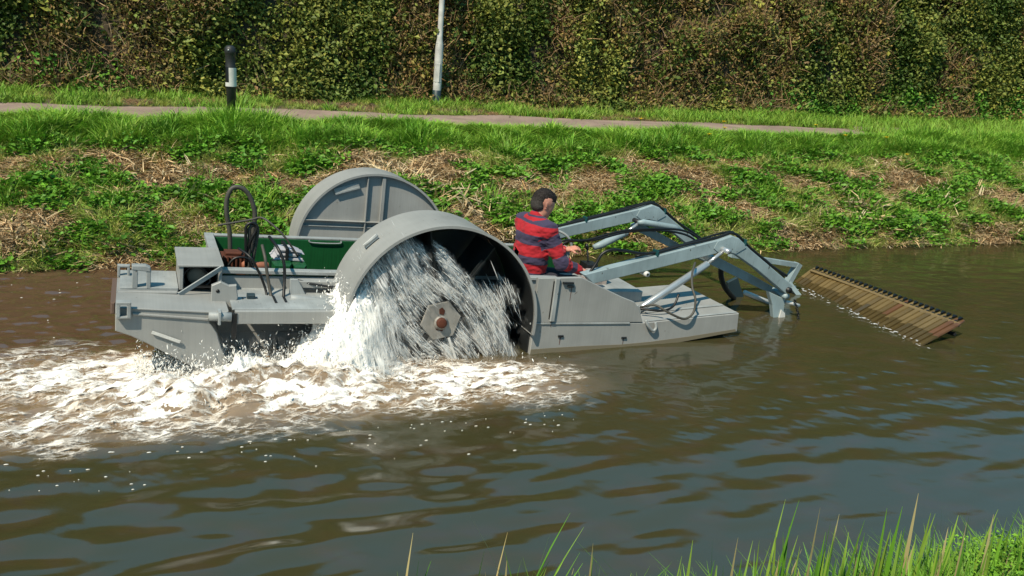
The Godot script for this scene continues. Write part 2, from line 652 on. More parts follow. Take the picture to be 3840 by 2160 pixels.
func build_foam() -> void:
	var W := 1664
	var Hh := 640
	var cw := 208
	var ch := 80
	var dimg := Image.create(cw, ch, false, Image.FORMAT_RF)
	for y in ch:
		for xx in cw:
			dimg.set_pixel(xx, y, Color(foam_density(lerpf(F_S0, F_S1, (xx + 0.5) / cw), lerpf(F_T0, F_T1, (y + 0.5) / ch)), 0, 0))
	dimg.resize(W, Hh, Image.INTERPOLATE_BILINEAR)
	var dens := dimg.get_data().to_float32_array()
	var n1 := noise(401, 0.011, 5)
	n1.fractal_type = FastNoiseLite.FRACTAL_RIDGED
	n1.domain_warp_enabled = true
	n1.domain_warp_amplitude = 70.0
	n1.domain_warp_frequency = 0.006
	n1.fractal_gain = 0.55
	var n2 := noise(402, 0.036, 5)
	n2.domain_warp_enabled = true
	n2.domain_warp_amplitude = 30.0
	n2.domain_warp_frequency = 0.015
	var n3 := noise(403, 0.006, 3)
	var lace := noise(404, 0.034, 1, FastNoiseLite.TYPE_CELLULAR)
	lace.cellular_return_type = FastNoiseLite.RETURN_DISTANCE2_SUB
	lace.domain_warp_enabled = true
	lace.domain_warp_amplitude = 34.0
	lace.domain_warp_frequency = 0.013
	lace.domain_warp_fractal_octaves = 3
	var lace2: FastNoiseLite = lace.duplicate()
	lace2.seed = 405
	lace2.frequency = 0.085
	var px := PackedByteArray()
	px.resize(W * Hh * 4)
	for y in Hh:
		for xx in W:
			var i := y * W + xx
			var d := dens[i]
			var o := i * 4
			if d < 0.05:
				px[o] = 200; px[o + 1] = 195; px[o + 2] = 185; px[o + 3] = 0
				continue
			var ax := xx * 0.62 + y * 0.25
			var a := n1.get_noise_2d(ax, y * 1.5)
			var b := n2.get_noise_2d(ax * 1.1, y * 1.7)
			var c := n3.get_noise_2d(xx, y * 1.6)
			var v := a * 0.5 + b * 0.42 + c * 0.28
			var fill := clampf((v - 1.12 + d * 0.95) * 2.1, 0.0, 1.0)
			var l1 := 1.0 - clampf((lace.get_noise_2d(ax * 0.8, y * 1.45) + 1.0) * 6.5, 0.0, 1.0)
			var l2 := 1.0 - clampf((lace2.get_noise_2d(ax * 0.8, y * 1.45) + 1.0) * 4.6, 0.0, 1.0)
			var web := (l1 * 0.8 + l2 * 0.55) * clampf((d * 1.3 + c * 1.5 + b * 0.8 - 0.38) * 1.6, 0.0, 1.0)
			var al := clampf(fill + web, 0.0, 1.0) * clampf(d * 3.2 - 0.16, 0.0, 1.0)
			var wht := clampf(0.55 + v * 0.8 + d * 0.25 - (0.0 if fill > 0.1 else 0.1), 0.0, 1.0)
			px[o] = int(lerpf(190, 245, wht))
			px[o + 1] = int(lerpf(166, 241, wht))
			px[o + 2] = int(lerpf(136, 234, wht))
			px[o + 3] = int(al * 250.0)
	foam_img = Image.create_from_data(W, Hh, false, Image.FORMAT_RGBA8, px)
	var tex := ImageTexture.create_from_image(foam_img)
	var nn := noise(410, 7.0, 4)
	var V := PackedVector3Array()
	var U := PackedVector2Array()
	var I := PackedInt32Array()
	var step := 0.024
	var nx := int((F_S1 - F_S0) / step)
	var ny := int((F_T1 - F_T0) / step)
	for j in ny + 1:
		for i in nx + 1:
			var s := F_S0 + (F_S1 - F_S0) * i / nx
			var t := F_T0 + (F_T1 - F_T0) * j / ny
			var d := foam_density(s, t)
			var k := nn.get_noise_2d(s * 0.8, t * 1.3)
			V.append(ct(s, t, wave_y(s, t) + 0.007 + d * 0.03 * (k + 0.2)))
			U.append(Vector2(float(i) / nx, float(j) / ny))
	for j in ny:
		for i in nx:
			var a := j * (nx + 1) + i
			I.append_array([a, a + 1, a + nx + 1, a + 1, a + nx + 2, a + nx + 1])
	var A := []
	A.resize(Mesh.ARRAY_MAX)
	A[Mesh.ARRAY_VERTEX] = V
	A[Mesh.ARRAY_TEX_UV] = U
	A[Mesh.ARRAY_INDEX] = I
	var am := ArrayMesh.new()
	am.add_surface_from_arrays(Mesh.PRIMITIVE_TRIANGLES, A)
	var st := SurfaceTool.new()
	st.create_from(am, 0)
	st.generate_normals()
	var m := StandardMaterial3D.new()
	m.albedo_texture = tex
	m.transparency = BaseMaterial3D.TRANSPARENCY_ALPHA
	m.roughness = 0.55
	m.cull_mode = BaseMaterial3D.CULL_DISABLED
	var o := put("foam", st.commit(), m)
	tag(o, "white and tan churned foam trailing behind the paddle wheel", "foam", "", "stuff")

func drop_mesh() -> ArrayMesh:
	var st := new_st(true)
	var sides := 6
	var rings := [[0.0, -1.0], [0.62, -0.72], [1.0, -0.1], [0.7, 0.55], [0.0, 1.0]]
	for i in rings.size() - 1:
		for k in sides:
			var a := TAU * k / sides
			var b := TAU * (k + 1) / sides
			var p = rings[i]
			var q = rings[i + 1]
			quad(st, Vector3(p[0] * cos(a), p[1], p[0] * sin(a)), Vector3(q[0] * cos(a), q[1], q[0] * sin(a)), Vector3(q[0] * cos(b), q[1], q[0] * sin(b)), Vector3(p[0] * cos(b), p[1], p[0] * sin(b)))
	return done(st)

func along(dir: Vector3, length: float, thick: float) -> Basis:
	var f := dir.normalized()
	var s := f.cross(Vector3(0.3, 0.2, 0.9)).normalized()
	var u := s.cross(f)
	return Basis(s * thick, f * length, u * thick)

func i_small(k: int) -> bool:
	return k % 3 == 0

func build_splash() -> void:
	# all in the boat's frame: x forward, y up, z towards the near side
	var o := root_at("water_splash", boat_x)
	tag(o, "bright white water thrown up and pouring off the near paddle wheel", "splash")
	var nz := noise(77, 7.0, 4)
	var nz2 := noise(78, 20.0, 2)
	var P := []
	var seq := [[-0.63, 0.22, -0.16, 0.05], [-0.70, 0.10, -0.10, 0.085], [-0.76, -0.06, -0.02, 0.12], [-0.80, -0.24, 0.08, 0.17], [-0.82, -0.42, 0.16, 0.24]]
	for i in seq.size() - 1:
		var a = seq[i]
		var b = seq[i + 1]
		P.append([Vector3(a[0], a[1], a[2]), Vector3(b[0], b[1], b[2]), a[3], b[3], 0.12])
		P.append([Vector3(a[0], a[1], a[2] - 0.3), Vector3(b[0] - 0.05, b[1], b[2] - 0.3), a[3], b[3], 0.12])
	for b in [[-1.62, -0.40, 0.08, 0.13], [-1.92, -0.47, 0.12, 0.11], [-2.15, -0.50, 0.10, 0.09], [-1.05, -0.36, -0.05, 0.15], [-1.45, -0.44, -0.05, 0.13], [-0.75, -0.56, 0.62, 0.09], [-1.25, -0.57, 0.5, 0.09], [-1.8, -0.56, 0.15, 0.1], [-1.1, -0.44, 0.12, 0.15], [-0.6, -0.49, 0.36, 0.15], [-0.95, -0.52, 0.44, 0.13], [-1.35, -0.51, 0.1, 0.12], [-0.3, -0.49, 0.3, 0.09]]:
		P.append([Vector3(b[0], b[1], b[2]), Vector3(b[0] + 0.06, b[1], b[2] - 0.03), b[3], b[3], 0.12])
	var rough := func(p: Vector3, d: float) -> float:
		return d + nz.get_noise_3d(p.x, p.y * 0.3, p.z) * 0.10 + nz2.get_noise_3d(p.x, p.y * 0.35, p.z) * 0.03
	var m := StandardMaterial3D.new()
	m.albedo_color = Color(0.95, 0.94, 0.92)
	m.roughness = 0.4
	m.subsurf_scatter_enabled = false
	var core := nets(P, 0.017, rough, no_fn)
	put("plume", arrays_mesh([core]), m, o)
	var skin_pts: PackedVector3Array = core[0]
	# streams of aerated water hanging in the wheel
	var wm := StandardMaterial3D.new()
	wm.albedo_color = Color(0.93, 0.94, 0.94, 0.62)
	wm.vertex_color_use_as_albedo = true
	wm.transparency = BaseMaterial3D.TRANSPARENCY_ALPHA
	wm.roughness = 0.3
	var dm := drop_mesh()
	var cl := noise(91, 3.2, 3)
	var fall := func(p: Vector2) -> float:
		return deg_to_rad(-38.0 - 26.0 * ss(-0.2, 0.7, p.x) - 25.0 * ss(0.0, -0.6, p.x))
	var wet := func(p: Vector2) -> float:
		var ang: float = fall.call(p)
		var u := p.x * cos(ang) + p.y * sin(ang)
		var v := -p.x * sin(ang) + p.y * cos(ang)
		var d := cl.get_noise_2d(u * 0.55, v * 2.2) * 1.05 + 0.03
		d += 0.5 * exp(-(p - Vector2(-0.32, 0.28)).length_squared() * 9.0) + 0.15 * ss(-0.35, -0.75, p.x) + 0.35 * ss(-0.05, -0.45, p.y) + 0.25 * exp(-(p - Vector2(0.35, -0.1)).length_squared() * 8.0)
		d -= 0.75 * ss(0.1, 0.55, p.x * 0.6 + p.y * 0.8 - 0.18) + 0.5 * ss(0.5, 0.72, p.y) - 0.1
		return d
	var xs := []
	var cs := PackedColorArray()
	var tries := 0
	while xs.size() < 9000 and tries < 90000:
		tries += 1
		var p := Vector3(rng.randf_range(-0.76, 0.78), rng.randf_range(-0.5, 0.74), rng.randf_range(-0.42, -0.03))
		var p2 := Vector2(p.x, p.y)
		if p2.length() > 0.76: continue
		var ang: float = fall.call(p2) + rng.randf_range(-0.2, 0.2)
		var dir := Vector3(cos(ang), sin(ang), rng.randf_range(-0.1, 0.25))
		if p2.length() < 0.2 and p.z > -0.12: continue
		if rng.randf() > wet.call(p2) * 1.1 + 0.02: continue
		if i_small(tries): xs.append(Transform3D(along(dir, rng.randf_range(0.004, 0.012), rng.randf_range(0.003, 0.006)), p))
		else: xs.append(Transform3D(along(dir, rng.randf_range(0.02, 0.11), rng.randf_range(0.0012, 0.0042)), p))
		cs.append(tint(Color(0.9, 0.9, 0.88), 0.12))
	scatter("hanging_streams", dm, wm, xs, cs, o)
	# thin torn sheets of falling water, one behind the other
	var sn := noise(95, 1.0, 4)
	var W := 384
	var px := PackedByteArray()
	px.resize(W * W * 4)
	for y in W:
		for x in W:
			var a := TAU * x / W
			var b := TAU * y / W
			var f1 := sn.get_noise_3d(cos(a) * 5.0, sin(a) * 5.0, sin(b) * 1.2) * 0.6 + sn.get_noise_3d(cos(a) * 13.0, sin(a) * 13.0, cos(b) * 2.6 + 9.0) * 0.6
			var i := (y * W + x) * 4
			px[i] = 240; px[i + 1] = 241; px[i + 2] = 240
			px[i + 3] = int(clampf(f1 * 1.5 + 0.42, 0.0, 1.0) * 255.0)
	var vm := StandardMaterial3D.new()
	vm.albedo_texture = ImageTexture.create_from_image(Image.create_from_data(W, W, false, Image.FORMAT_RGBA8, px))
	vm.vertex_color_use_as_albedo = true
	vm.transparency = BaseMaterial3D.TRANSPARENCY_ALPHA
	vm.roughness = 0.35
	vm.cull_mode = BaseMaterial3D.CULL_DISABLED
	vm.backlight_enabled = true
	vm.backlight = Color(0.5, 0.5, 0.5)
	for layer in 5:
		var st := SurfaceTool.new()
		st.begin(Mesh.PRIMITIVE_TRIANGLES)
		var n := 44
		var pos := func(i: int, j: int) -> Vector3:
			var q := Vector2(-0.76 + 1.52 * i / n, -0.48 + 1.23 * j / n)
			return Vector3(q.x, q.y, -0.05 - 0.08 * layer + cl.get_noise_3d(q.x * 1.3, q.y * 0.6, layer * 9.0) * 0.1)
		for j in n:
			for i in n:
				if pos.call(i, j).length() > 0.77 or pos.call(i + 1, j + 1).length() > 0.77: continue
				for c in [[0, 0], [1, 0], [1, 1], [0, 0], [1, 1], [0, 1]]:
					var q: Vector3 = pos.call(i + c[0], j + c[1])
					var q2 := Vector2(q.x, q.y)
					var an := deg_to_rad(-58.0)
					var al := clampf(float(wet.call(q2)) * 0.68 + 0.02, 0.0, 0.85) * ss(0.77, 0.70, q2.length())
					if layer < 1: al *= ss(0.16, 0.24, q2.length())
					st.set_color(Color(1, 1, 1, al))
					st.set_uv(Vector2((-q.x * sin(an) + q.y * cos(an)) * 1.5 + layer * 0.37, (q.x * cos(an) + q.y * sin(an)) * 0.9 + layer * 0.21))
					st.add_vertex(q)
		st.index()
		st.generate_normals()
		put("water_sheet", st.commit(), vm, o)
	# ragged veils of spray: round the plume, under the guard rail and along the wheel's foot
	for e in [[-1.25, -0.42, -0.52, 0.34, 0.16, 0], [-1.35, -0.30, -0.52, 0.20, 0.26, 0], [-1.15, -0.40, -0.5, 0.3, 0.08, 0], [-1.9, -0.7, -0.52, -0.06, -0.12, 1], [-2.0, -0.7, -0.54, -0.16, 0.04, 1], [-2.3, -0.6, -0.54, -0.30, 0.22, 1], [-0.75, 1.05, -0.50, -0.22, 0.03, 2], [-0.75, 1.15, -0.50, -0.28, 0.16, 2], [-0.6, 1.0, -0.50, -0.33, 0.28, 2]]:
		var st := SurfaceTool.new()
		st.begin(Mesh.PRIMITIVE_TRIANGLES)
		var n := 30
		var pos := func(i: int, j: int) -> Vector3:
			var q := Vector2(lerpf(e[0], e[1], float(i) / n), lerpf(e[2], e[3], float(j) / n))
			return Vector3(q.x, q.y, float(e[4]) + (0.12 - q.y) * (0.22 if e[5] == 0 else 0.1) + cl.get_noise_3d(q.x * 1.5, q.y, float(e[4]) * 40.0) * 0.09)
		for j in n:
			for i in n:
				for c in [[0, 0], [1, 0], [1, 1], [0, 0], [1, 1], [0, 1]]:
					var q: Vector3 = pos.call(i + c[0], j + c[1])
					var uu := float(i + c[0]) / n
					var vv := float(j + c[1]) / n
					var al := ss(0.0, 0.18, uu) * ss(1.0, 0.82, uu)
					if e[5] == 0: al *= exp(-pow((q.x + 0.66 + 0.2 * (1.0 - vv) - 0.12 * vv) / (0.12 + 0.24 * (1.0 - vv)), 2.0)) * ss(1.0, 0.75, vv) * 0.9
					elif e[5] == 1: al *= pow(1.0 - vv, 1.3) * (0.6 + 0.6 * cl.get_noise_2d(q.x * 2.0, float(e[4]) * 20.0))
					else: al *= pow(1.0 - vv, 1.2) * (0.45 + 0.9 * cl.get_noise_2d(q.x * 1.7, float(e[4]) * 20.0) + 0.35 * ss(0.5, 0.8, q.x))
					st.set_color(Color(1, 1, 0.98, clampf(al, 0.0, 0.95)))
					st.set_uv(Vector2(q.x * 1.7 + q.y * 0.3 + float(e[4]), q.y * (0.8 if e[5] < 2 else 1.8)))
					st.add_vertex(q)
		st.index()
		st.generate_normals()
		put("spray_veil", st.commit(), vm, o)
	# drops flung from the plume and along its rim
	xs = []
	cs = PackedColorArray()
	for i in 30000:
		var p := skin_pts[rng.randi() % skin_pts.size()] + Vector3(rng.randfn(0, 0.022), rng.randfn(0.004, 0.022), rng.randfn(0.008, 0.022))
		if i % 5 == 0: p = Vector3(rng.randf_range(-2.0, -0.3), -0.46 + absf(rng.randfn(0, 0.06)), rng.randf_range(-0.3, 0.6))
		elif i % 5 < 3: p = Vector3(rng.randf_range(-0.7, 1.05), -0.42 + absf(rng.randfn(0, 0.045)), rng.randf_range(-0.15, 0.42))
		elif i % 10 == 3: p += Vector3(rng.randfn(-0.03, 0.06), rng.randfn(0.03, 0.06), rng.randfn(0.02, 0.05))
		elif i % 10 == 8: p = Vector3(rng.randf_range(-2.3, -0.75), -0.42 + absf(rng.randfn(0, 0.11)), rng.randf_range(-0.3, 0.25))
		if p.y > 0.3 and Vector2(p.x, p.y).length() > 0.74: continue
		var dir := Vector3(rng.randf_range(-0.5, 0.3), rng.randf_range(-1.2, 0.2), rng.randf_range(-0.2, 0.5))
		var r := rng.randf_range(0.0014, 0.0052)
		xs.append(Transform3D(along(dir, r * rng.randf_range(1.0, 5.0), r), p))
		cs.append(tint(Color(0.92, 0.91, 0.88), 0.1))
	var sm: StandardMaterial3D = wm.duplicate()
	sm.albedo_color = Color(0.95, 0.95, 0.94, 0.85)
	scatter("flung_drops", dm, sm, xs, cs, o)
	# stray foam flecks floating on the canal
	xs = []
	cs = PackedColorArray()
	for i in 620:
		var s := rng.randf_range(-3.5, 2.6)
		var t := -5.45 + absf(rng.randfn(0, 0.22))
		if (i % 3 == 1 and i % 4) or (i % 3 == 0 and i % 7 > 0) or (i % 3 == 2 and i % 2): continue
		if i % 3 == 0:
			s = rng.randf_range(-2.2, -0.2)
			t = -5.15 + 0.22 * (s + 1.0) + rng.randfn(0, 0.05)
		elif i % 3 == 1:
			s = rng.randf_range(-3.8, 0.2)
			t = rng.randf_range(-9.3, -7.3)
		var r := rng.randf_range(0.0015, 0.005)
		xs.append(Transform3D(Basis(sdir * r * rng.randf_range(1.0, 3.5), Vector3.UP * 0.004, tdir * r), ct(s, t, wave_y(s, t) + 0.003)))
		cs.append(tint(Color(0.85, 0.83, 0.78), 0.15))
	# the white line that the rake pushes up
	for i in 90:
		var u := rng.randf()
		var p: Vector3 = boat_x * Vector3(lerpf(4.83, 4.66, u), 0, lerpf(-1.55, 0.62, u))
		p += Vector3(rng.randfn(-0.05, 0.035), 0, rng.randfn(0.02, 0.03))
		var r := rng.randf_range(0.002, 0.007)
		p.y = 0.012 + rng.randf() * 0.01
		xs.append(Transform3D(Basis(Vector3(0.8, 0, 0.6) * r * rng.randf_range(1.0, 4.0), Vector3.UP * r * 0.5, Vector3(-0.6, 0, 0.8) * r), p))
		cs.append(tint(Color(0.75, 0.77, 0.8), 0.15))
	var fo := scatter("foam_flecks", dm, sm, xs, cs)
	tag(fo, "small white foam flecks floating around the boat and rake", "foam", "", "stuff")

# ------------------------------------------------------------------ vegetation
func build_vegetation() -> void:
	var gn := noise(201, 0.55, 3)
	var gn2 := noise(202, 1.3, 2)
	var green := Color(0.17, 0.37, 0.03)
	var green2 := Color(0.30, 0.50, 0.06)
	var deep := Color(0.085, 0.225, 0.02)
	var olive := Color(0.30, 0.33, 0.07)
	var tan := Color(0.68, 0.50, 0.29)
	# grass tufts on the bank
	var tufts := [tuft_mesh(17, 0.09, 0.13, 0.33, 0.013, 0.3, 1.1), tuft_mesh(14, 0.10, 0.11, 0.30, 0.018, 0.35, 1.3)]
	var leafy := [leaf_clump(30, 0.12, 0.055, 0.7, 0.7), leaf_clump(24, 0.13, 0.07, 0.6, 0.6)]
	var straws := [straw_mesh(15, 0.12, 0.10, 0.28, 0.010, 0.25), straw_mesh(11, 0.12, 0.14, 0.36, 0.013, 0.4)]
	var gx := [[], []]
	var gc := [PackedColorArray(), PackedColorArray()]
	var lx := [[], []]
	var lc := [PackedColorArray(), PackedColorArray()]
	var sx := [[], []]
	var sc := [PackedColorArray(), PackedColorArray()]
	for i in 56000:
		var s := rng.randf_range(-8.0, 23.0)
		var t := rng.randf_range(-13.35, -9.8)
		var u := (-9.9 - t) / 3.4
		var n := gn.get_noise_2d(s * 1.1, t * 1.5)
		var n2 := gn2.get_noise_2d(s, t * 1.5)
		# lush on the shoulder; dry belts and patches below; leafy weeds towards the water
		var dry := n * 1.5 + 0.28 * exp(-pow((u - 0.52) / 0.16, 2.0)) - 0.9 * ss(0.6, 0.76, u) - 0.08 * ss(6.0, 10.0, s) - 0.14
		if u < 0.07: dry += 0.3
		var p := ct(s, t, ground_y(s, t) - 0.01)
		var k := i % 2
		var r := rng.randf()
		var low := lerpf(1.0, 0.62, ss(-12.4, -13.1, t)) * (1.0 + 0.7 * gn2.get_noise_2d(s * 0.8, 77.0 + t * 0.5))
		if dry > 0.12 and r < 0.5 + 0.6 * ss(0.15, 0.4, dry):
			sx[k].append(Transform3D(spin(rng.randf_range(0.45, 0.95), 0.5), p))
			sc[k].append(tint(tan.lerp(Color(0.36, 0.24, 0.11), rng.randf()), 0.3))
		elif u < 0.70 and n2 > -0.02 and r < 0.72:
			lx[k].append(Transform3D(spin(rng.randf_range(0.6, 1.1), 0.5), p + Vector3.UP * 0.06))
			lc[k].append(tint(green.lerp(deep, clampf(rng.randf() * 0.7 + 0.35 - n2 * 0.6, 0, 1)), 0.25))
		elif u < 0.7 and (dry > -0.15 or n2 < -0.02):
			gx[k].append(Transform3D(spin(rng.randf_range(0.6, 1.0), 0.9, 0.75), p))
			gc[k].append(tint(olive.lerp(green2, rng.randf()).lerp(tan, rng.randf() * 0.3), 0.25))
			if r > 0.85:
				sx[k].append(Transform3D(spin(rng.randf_range(0.5, 0.9), 0.5), p))
				sc[k].append(tint(tan, 0.3))
		else:
			var tall := low + 0.5 * exp(-Vector2((s - 0.68) / 0.75, (t + 13.05) / 0.35).length_squared()) + 0.5 * ss(11.0, 13.5, s) * ss(-12.6, -13.3, t)
			gx[k].append(Transform3D(spin(rng.randf_range(0.75, 1.15), 0.4, tall), p))
			gc[k].append(tint(green.lerp(green2, clampf(rng.randf() + n * 0.8, 0, 1)).lerp(deep, clampf(n2 * 1.4, 0, 0.6)).lerp(olive, 0.5 if r > 0.9 else 0.0), 0.28))
	# the tall tussock round the bollard and a smaller one to its left
	for i in 380:
		var at: Array = [[0.70, -13.02, 0.42, 0.95], [-1.1, -12.95, 0.3, 1.0]][0]
		var s: float = at[0] + rng.randfn(0, at[2])
		var t: float = at[1] + rng.randfn(0, 0.12)
		var h: float = at[3] * exp(-pow((s - at[0]) / (at[2] * 1.9), 2.0)) + 0.5
		gx[i % 2].append(Transform3D(spin(rng.randf_range(0.8, 1.1), 0.5, h), ct(s, t, ground_y(s, t) - 0.02)))
		gc[i % 2].append(tint(green.lerp(green2, rng.randf()), 0.22))
	# verge between path and hedge
	for i in 9000:
		var s := rng.randf_range(-8.0, 26.0)
		var t := rng.randf_range(-17.3, -15.0)
		if s > 12.6: t = rng.randf_range(-17.3, -13.4)
		var n := gn.get_noise_2d(s * 1.2 + 60.0, t)
		var p := ct(s, t, ground_y(s, t))
		var k := i % 2
		var lush := n * 1.3 + 0.9 * ss(9.0, 13.0, s) + 0.35 * ss(0.0, -2.5, s)
		if lush > 0.12:
			gx[k].append(Transform3D(spin(rng.randf_range(0.5, 1.0), 0.5), p))
			gc[k].append(tint(green.lerp(olive, rng.randf() * 0.6), 0.25))
		elif lush > -0.3:
			gx[k].append(Transform3D(spin(rng.randf_range(0.3, 0.6), 0.6), p))
			gc[k].append(tint(olive.lerp(green, rng.randf() * 0.4), 0.3))
		else:
			sx[k].append(Transform3D(spin(rng.randf_range(0.25, 0.55), 0.5), p))
			sc[k].append(tint(Color(0.25, 0.15, 0.075), 0.35))
	for k in 2:
		tag(scatter("bank_grass", tufts[k], M.leaf, gx[k], gc[k]), ["bright green grass tufts on the far canal bank", "broader bladed green grass along bank and path verge"][k], "grass", "", "stuff")
		tag(scatter("leafy_weeds", leafy[k], M.leaf, lx[k], lc[k]), ["dark green leafy weeds on the lower bank slope", "larger leaved green weeds between the dry reeds"][k], "weeds", "", "stuff")
		tag(scatter("dry_straw", straws[k], M.straw, sx[k], sc[k]), ["dry tan straw lying on the far bank slope", "long pale dead reed stems on the bank"][k], "straw", "", "stuff")
	# broken reed stumps by the water line
	var rx := []
	var rc := PackedColorArray()
	var stump := straw_mesh(7, 0.08, 0.12, 0.32, 0.016, 0.9)
	for i in 1500:
		var s := rng.randf_range(-7.0, 22.0)
		var c := gn.get_noise_2d(s * 1.6, 300.0)
		var t := -9.95 - absf(rng.randfn(0, 0.35))
		if c < -0.05 and i % 3: continue
		rx.append(Transform3D(spin(rng.randf_range(0.5, 1.1), 0.6), ct(s, t, maxf(ground_y(s, t), -0.03))))
		rc.append(tint(Color(0.40, 0.31, 0.17).lerp(Color(0.14, 0.10, 0.06), rng.randf()), 0.3))
	for h in [[9.55, -10.6, 45, 0.18], [3.4, -10.9, 70, 0.5], [2.5, -11.2, 30, 0.4], [-0.2, -11.6, 14, 0.3], [11.3, -10.9, 25, 0.5]]:
		for i in h[2]:
			var s: float = h[0] + rng.randfn(0, h[3])
			var t: float = h[1] + rng.randfn(0, 0.3)
			rx.append(Transform3D(spin(rng.randf_range(0.7, 1.2), 0.8), ct(s, t, ground_y(s, t) + 0.05)))
			rc.append(tint(Color(0.62, 0.48, 0.28), 0.3))
	tag(scatter("dead_reeds", stump, M.straw, rx, rc), "broken pale dead reeds along the far water edge", "reeds", "", "stuff")
	# hedge and scrub on the rising ground behind the path
	var hn := noise(211, 0.32, 3)
	var hn2 := noise(212, 1.1, 2)
	var ivy := [leaf_clump(22, 0.17, 0.07, 0.9, 0.2), leaf_clump(20, 0.2, 0.09, 0.8, -0.2)]
	var twig := straw_mesh(9, 0.2, 0.2, 0.5, 0.011, 1.2)
	var hx := [[], []]
	var hc := [PackedColorArray(), PackedColorArray()]
	var bx := []
	var bc := PackedColorArray()
	for i in 88000:
		var s := rng.randf_range(-9.0, 30.0)
		var v := rng.randf_range(0.0, 2.1) if i % 5 < 3 else (rng.randf_range(2.0, 4.4) if i % 5 == 3 else rng.randf_range(4.0, 9.0))
		var t := -17.0 - v
		if absf(s - 4.72) < 0.2 and v < 0.3: continue
		var lump := hn2.get_noise_2d(s * 0.9, v * 1.6) * 0.45 + hn.get_noise_2d(s * 2.4, v * 3.6) * 0.75
		var foot := ss(0.1, 0.9, v)
		var p := ct(s, t, ground_y(s, t)) + (tdir * 0.55 + Vector3.UP * 0.6) * (foot * (0.2 + lump * 1.1) + rng.randf_range(-0.16, 0.12) + (0.22 * rng.randf() if i % 11 == 0 else 0.0))
		var n := hn.get_noise_2d(s, v * 1.2)
		var brown := n * 1.9 + 0.6 * ss(5.5, 10.0, s) * ss(0.3, 0.6, v) * ss(19.0, 15.0, s) + 0.35 * exp(-pow((s - 4.6) / 0.7, 2.0)) * ss(0.9, 0.3, v) + 0.4 * exp(-pow((s + 1.8) / 0.8, 2.0)) - 0.12
		if v < 0.3: brown += 0.25
		var k := i % 2
		if brown > 0.1 and rng.randf() < 0.7:
			if i % 3 == 0:
				bx.append(Transform3D(spin(rng.randf_range(0.5, 1.1), 1.2), p))
				bc.append(tint(Color(0.24, 0.145, 0.075).lerp(Color(0.40, 0.29, 0.16), rng.randf() * 0.6), 0.35))
			else:
				hx[k].append(Transform3D(spin(rng.randf_range(0.5, 0.95), 2.2), p))
				hc[k].append(tint(Color(0.24, 0.145, 0.065).lerp(Color(0.25, 0.21, 0.055), rng.randf()), 0.35))
		else:
			var c := Color(0.07, 0.12, 0.02).lerp(Color(0.26, 0.275, 0.055), clampf(rng.randf() * 0.75 + 0.1 + hn.get_noise_2d(s * 1.6 + 40.0, v * 2.4) * 1.1, 0, 1))
			if v < 0.4 and (s < -0.8 or s > 12.0) and hn2.get_noise_2d(s, v + 20.0) > -0.1: c = Color(0.10, 0.24, 0.026)
			hx[k].append(Transform3D(spin(rng.randf_range(0.6, 1.15), 1.4), p))
			hc[k].append(tint(c, 0.35))
	for k in 2:
		tag(scatter("hedge", ivy[k], M.leaf_dull, hx[k], hc[k]), ["dense green ivy and bramble leaves rising behind the path", "larger olive and brown hedge leaves rising behind the path"][k], "hedge", "", "stuff")
	tag(scatter("hedge_stems", twig, M.straw, bx, bc), "bare brown bramble stems tangled through the hedge", "brambles", "", "stuff")
	# dandelions
	var dst := new_st()
	for k in 14:
		var a := TAU * k / 14
		blade(dst, Vector3(0, 0.0, 0), Vector3(cos(a), 0, sin(a)), 0.022 + 0.01 * (k % 2), 0.016, 1.1, Color(1, 1, 1), 2)
	var head := done(dst)
	var sst := new_st(true)
	tube(sst, [Vector3(0, -0.16, 0), Vector3(0, 0.002, 0)], 0.003, 5)
	var stem := done(sst)
	var ym := mat(Color(0.95, 0.80, 0.04), 0.6)
	var sm := mat(Color(0.35, 0.48, 0.16), 0.6)
	for d in [[7.2, -13.3, 0.21, "yellow dandelion standing alone at the path edge, farthest left"], [8.75, -13.2, 0.2, "yellow dandelion just above its twin, right of the elbow of the arms"], [8.55, -12.85, 0.22, "yellow dandelion, lower of the pair near the middle of the bank"], [10.75, -13.3, 0.21, "yellow dandelion beside the path where the path runs out of sight"], [11.1, -12.9, 0.2, "yellow dandelion in lush grass just below the end of the path"], [11.75, -12.6, 0.22, "yellow dandelion in the open grass right of the path end"], [11.6, -11.9, 0.2, "yellow dandelion lowest on the bank at the right"], [8.1, -12.6, 0.2, "yellow dandelion half hidden in grass below the pair"]]:
		var r := root_at("dandelion", Transform3D(Basis.IDENTITY.scaled(Vector3.ONE * 1.5), ct(d[0], d[1], ground_y(d[0], d[1]) + d[2])))
		tag(r, d[3], "flower", "dandelions on the bank")
		put("petals", head, ym, r)
		put("stalk", stem, sm, r)

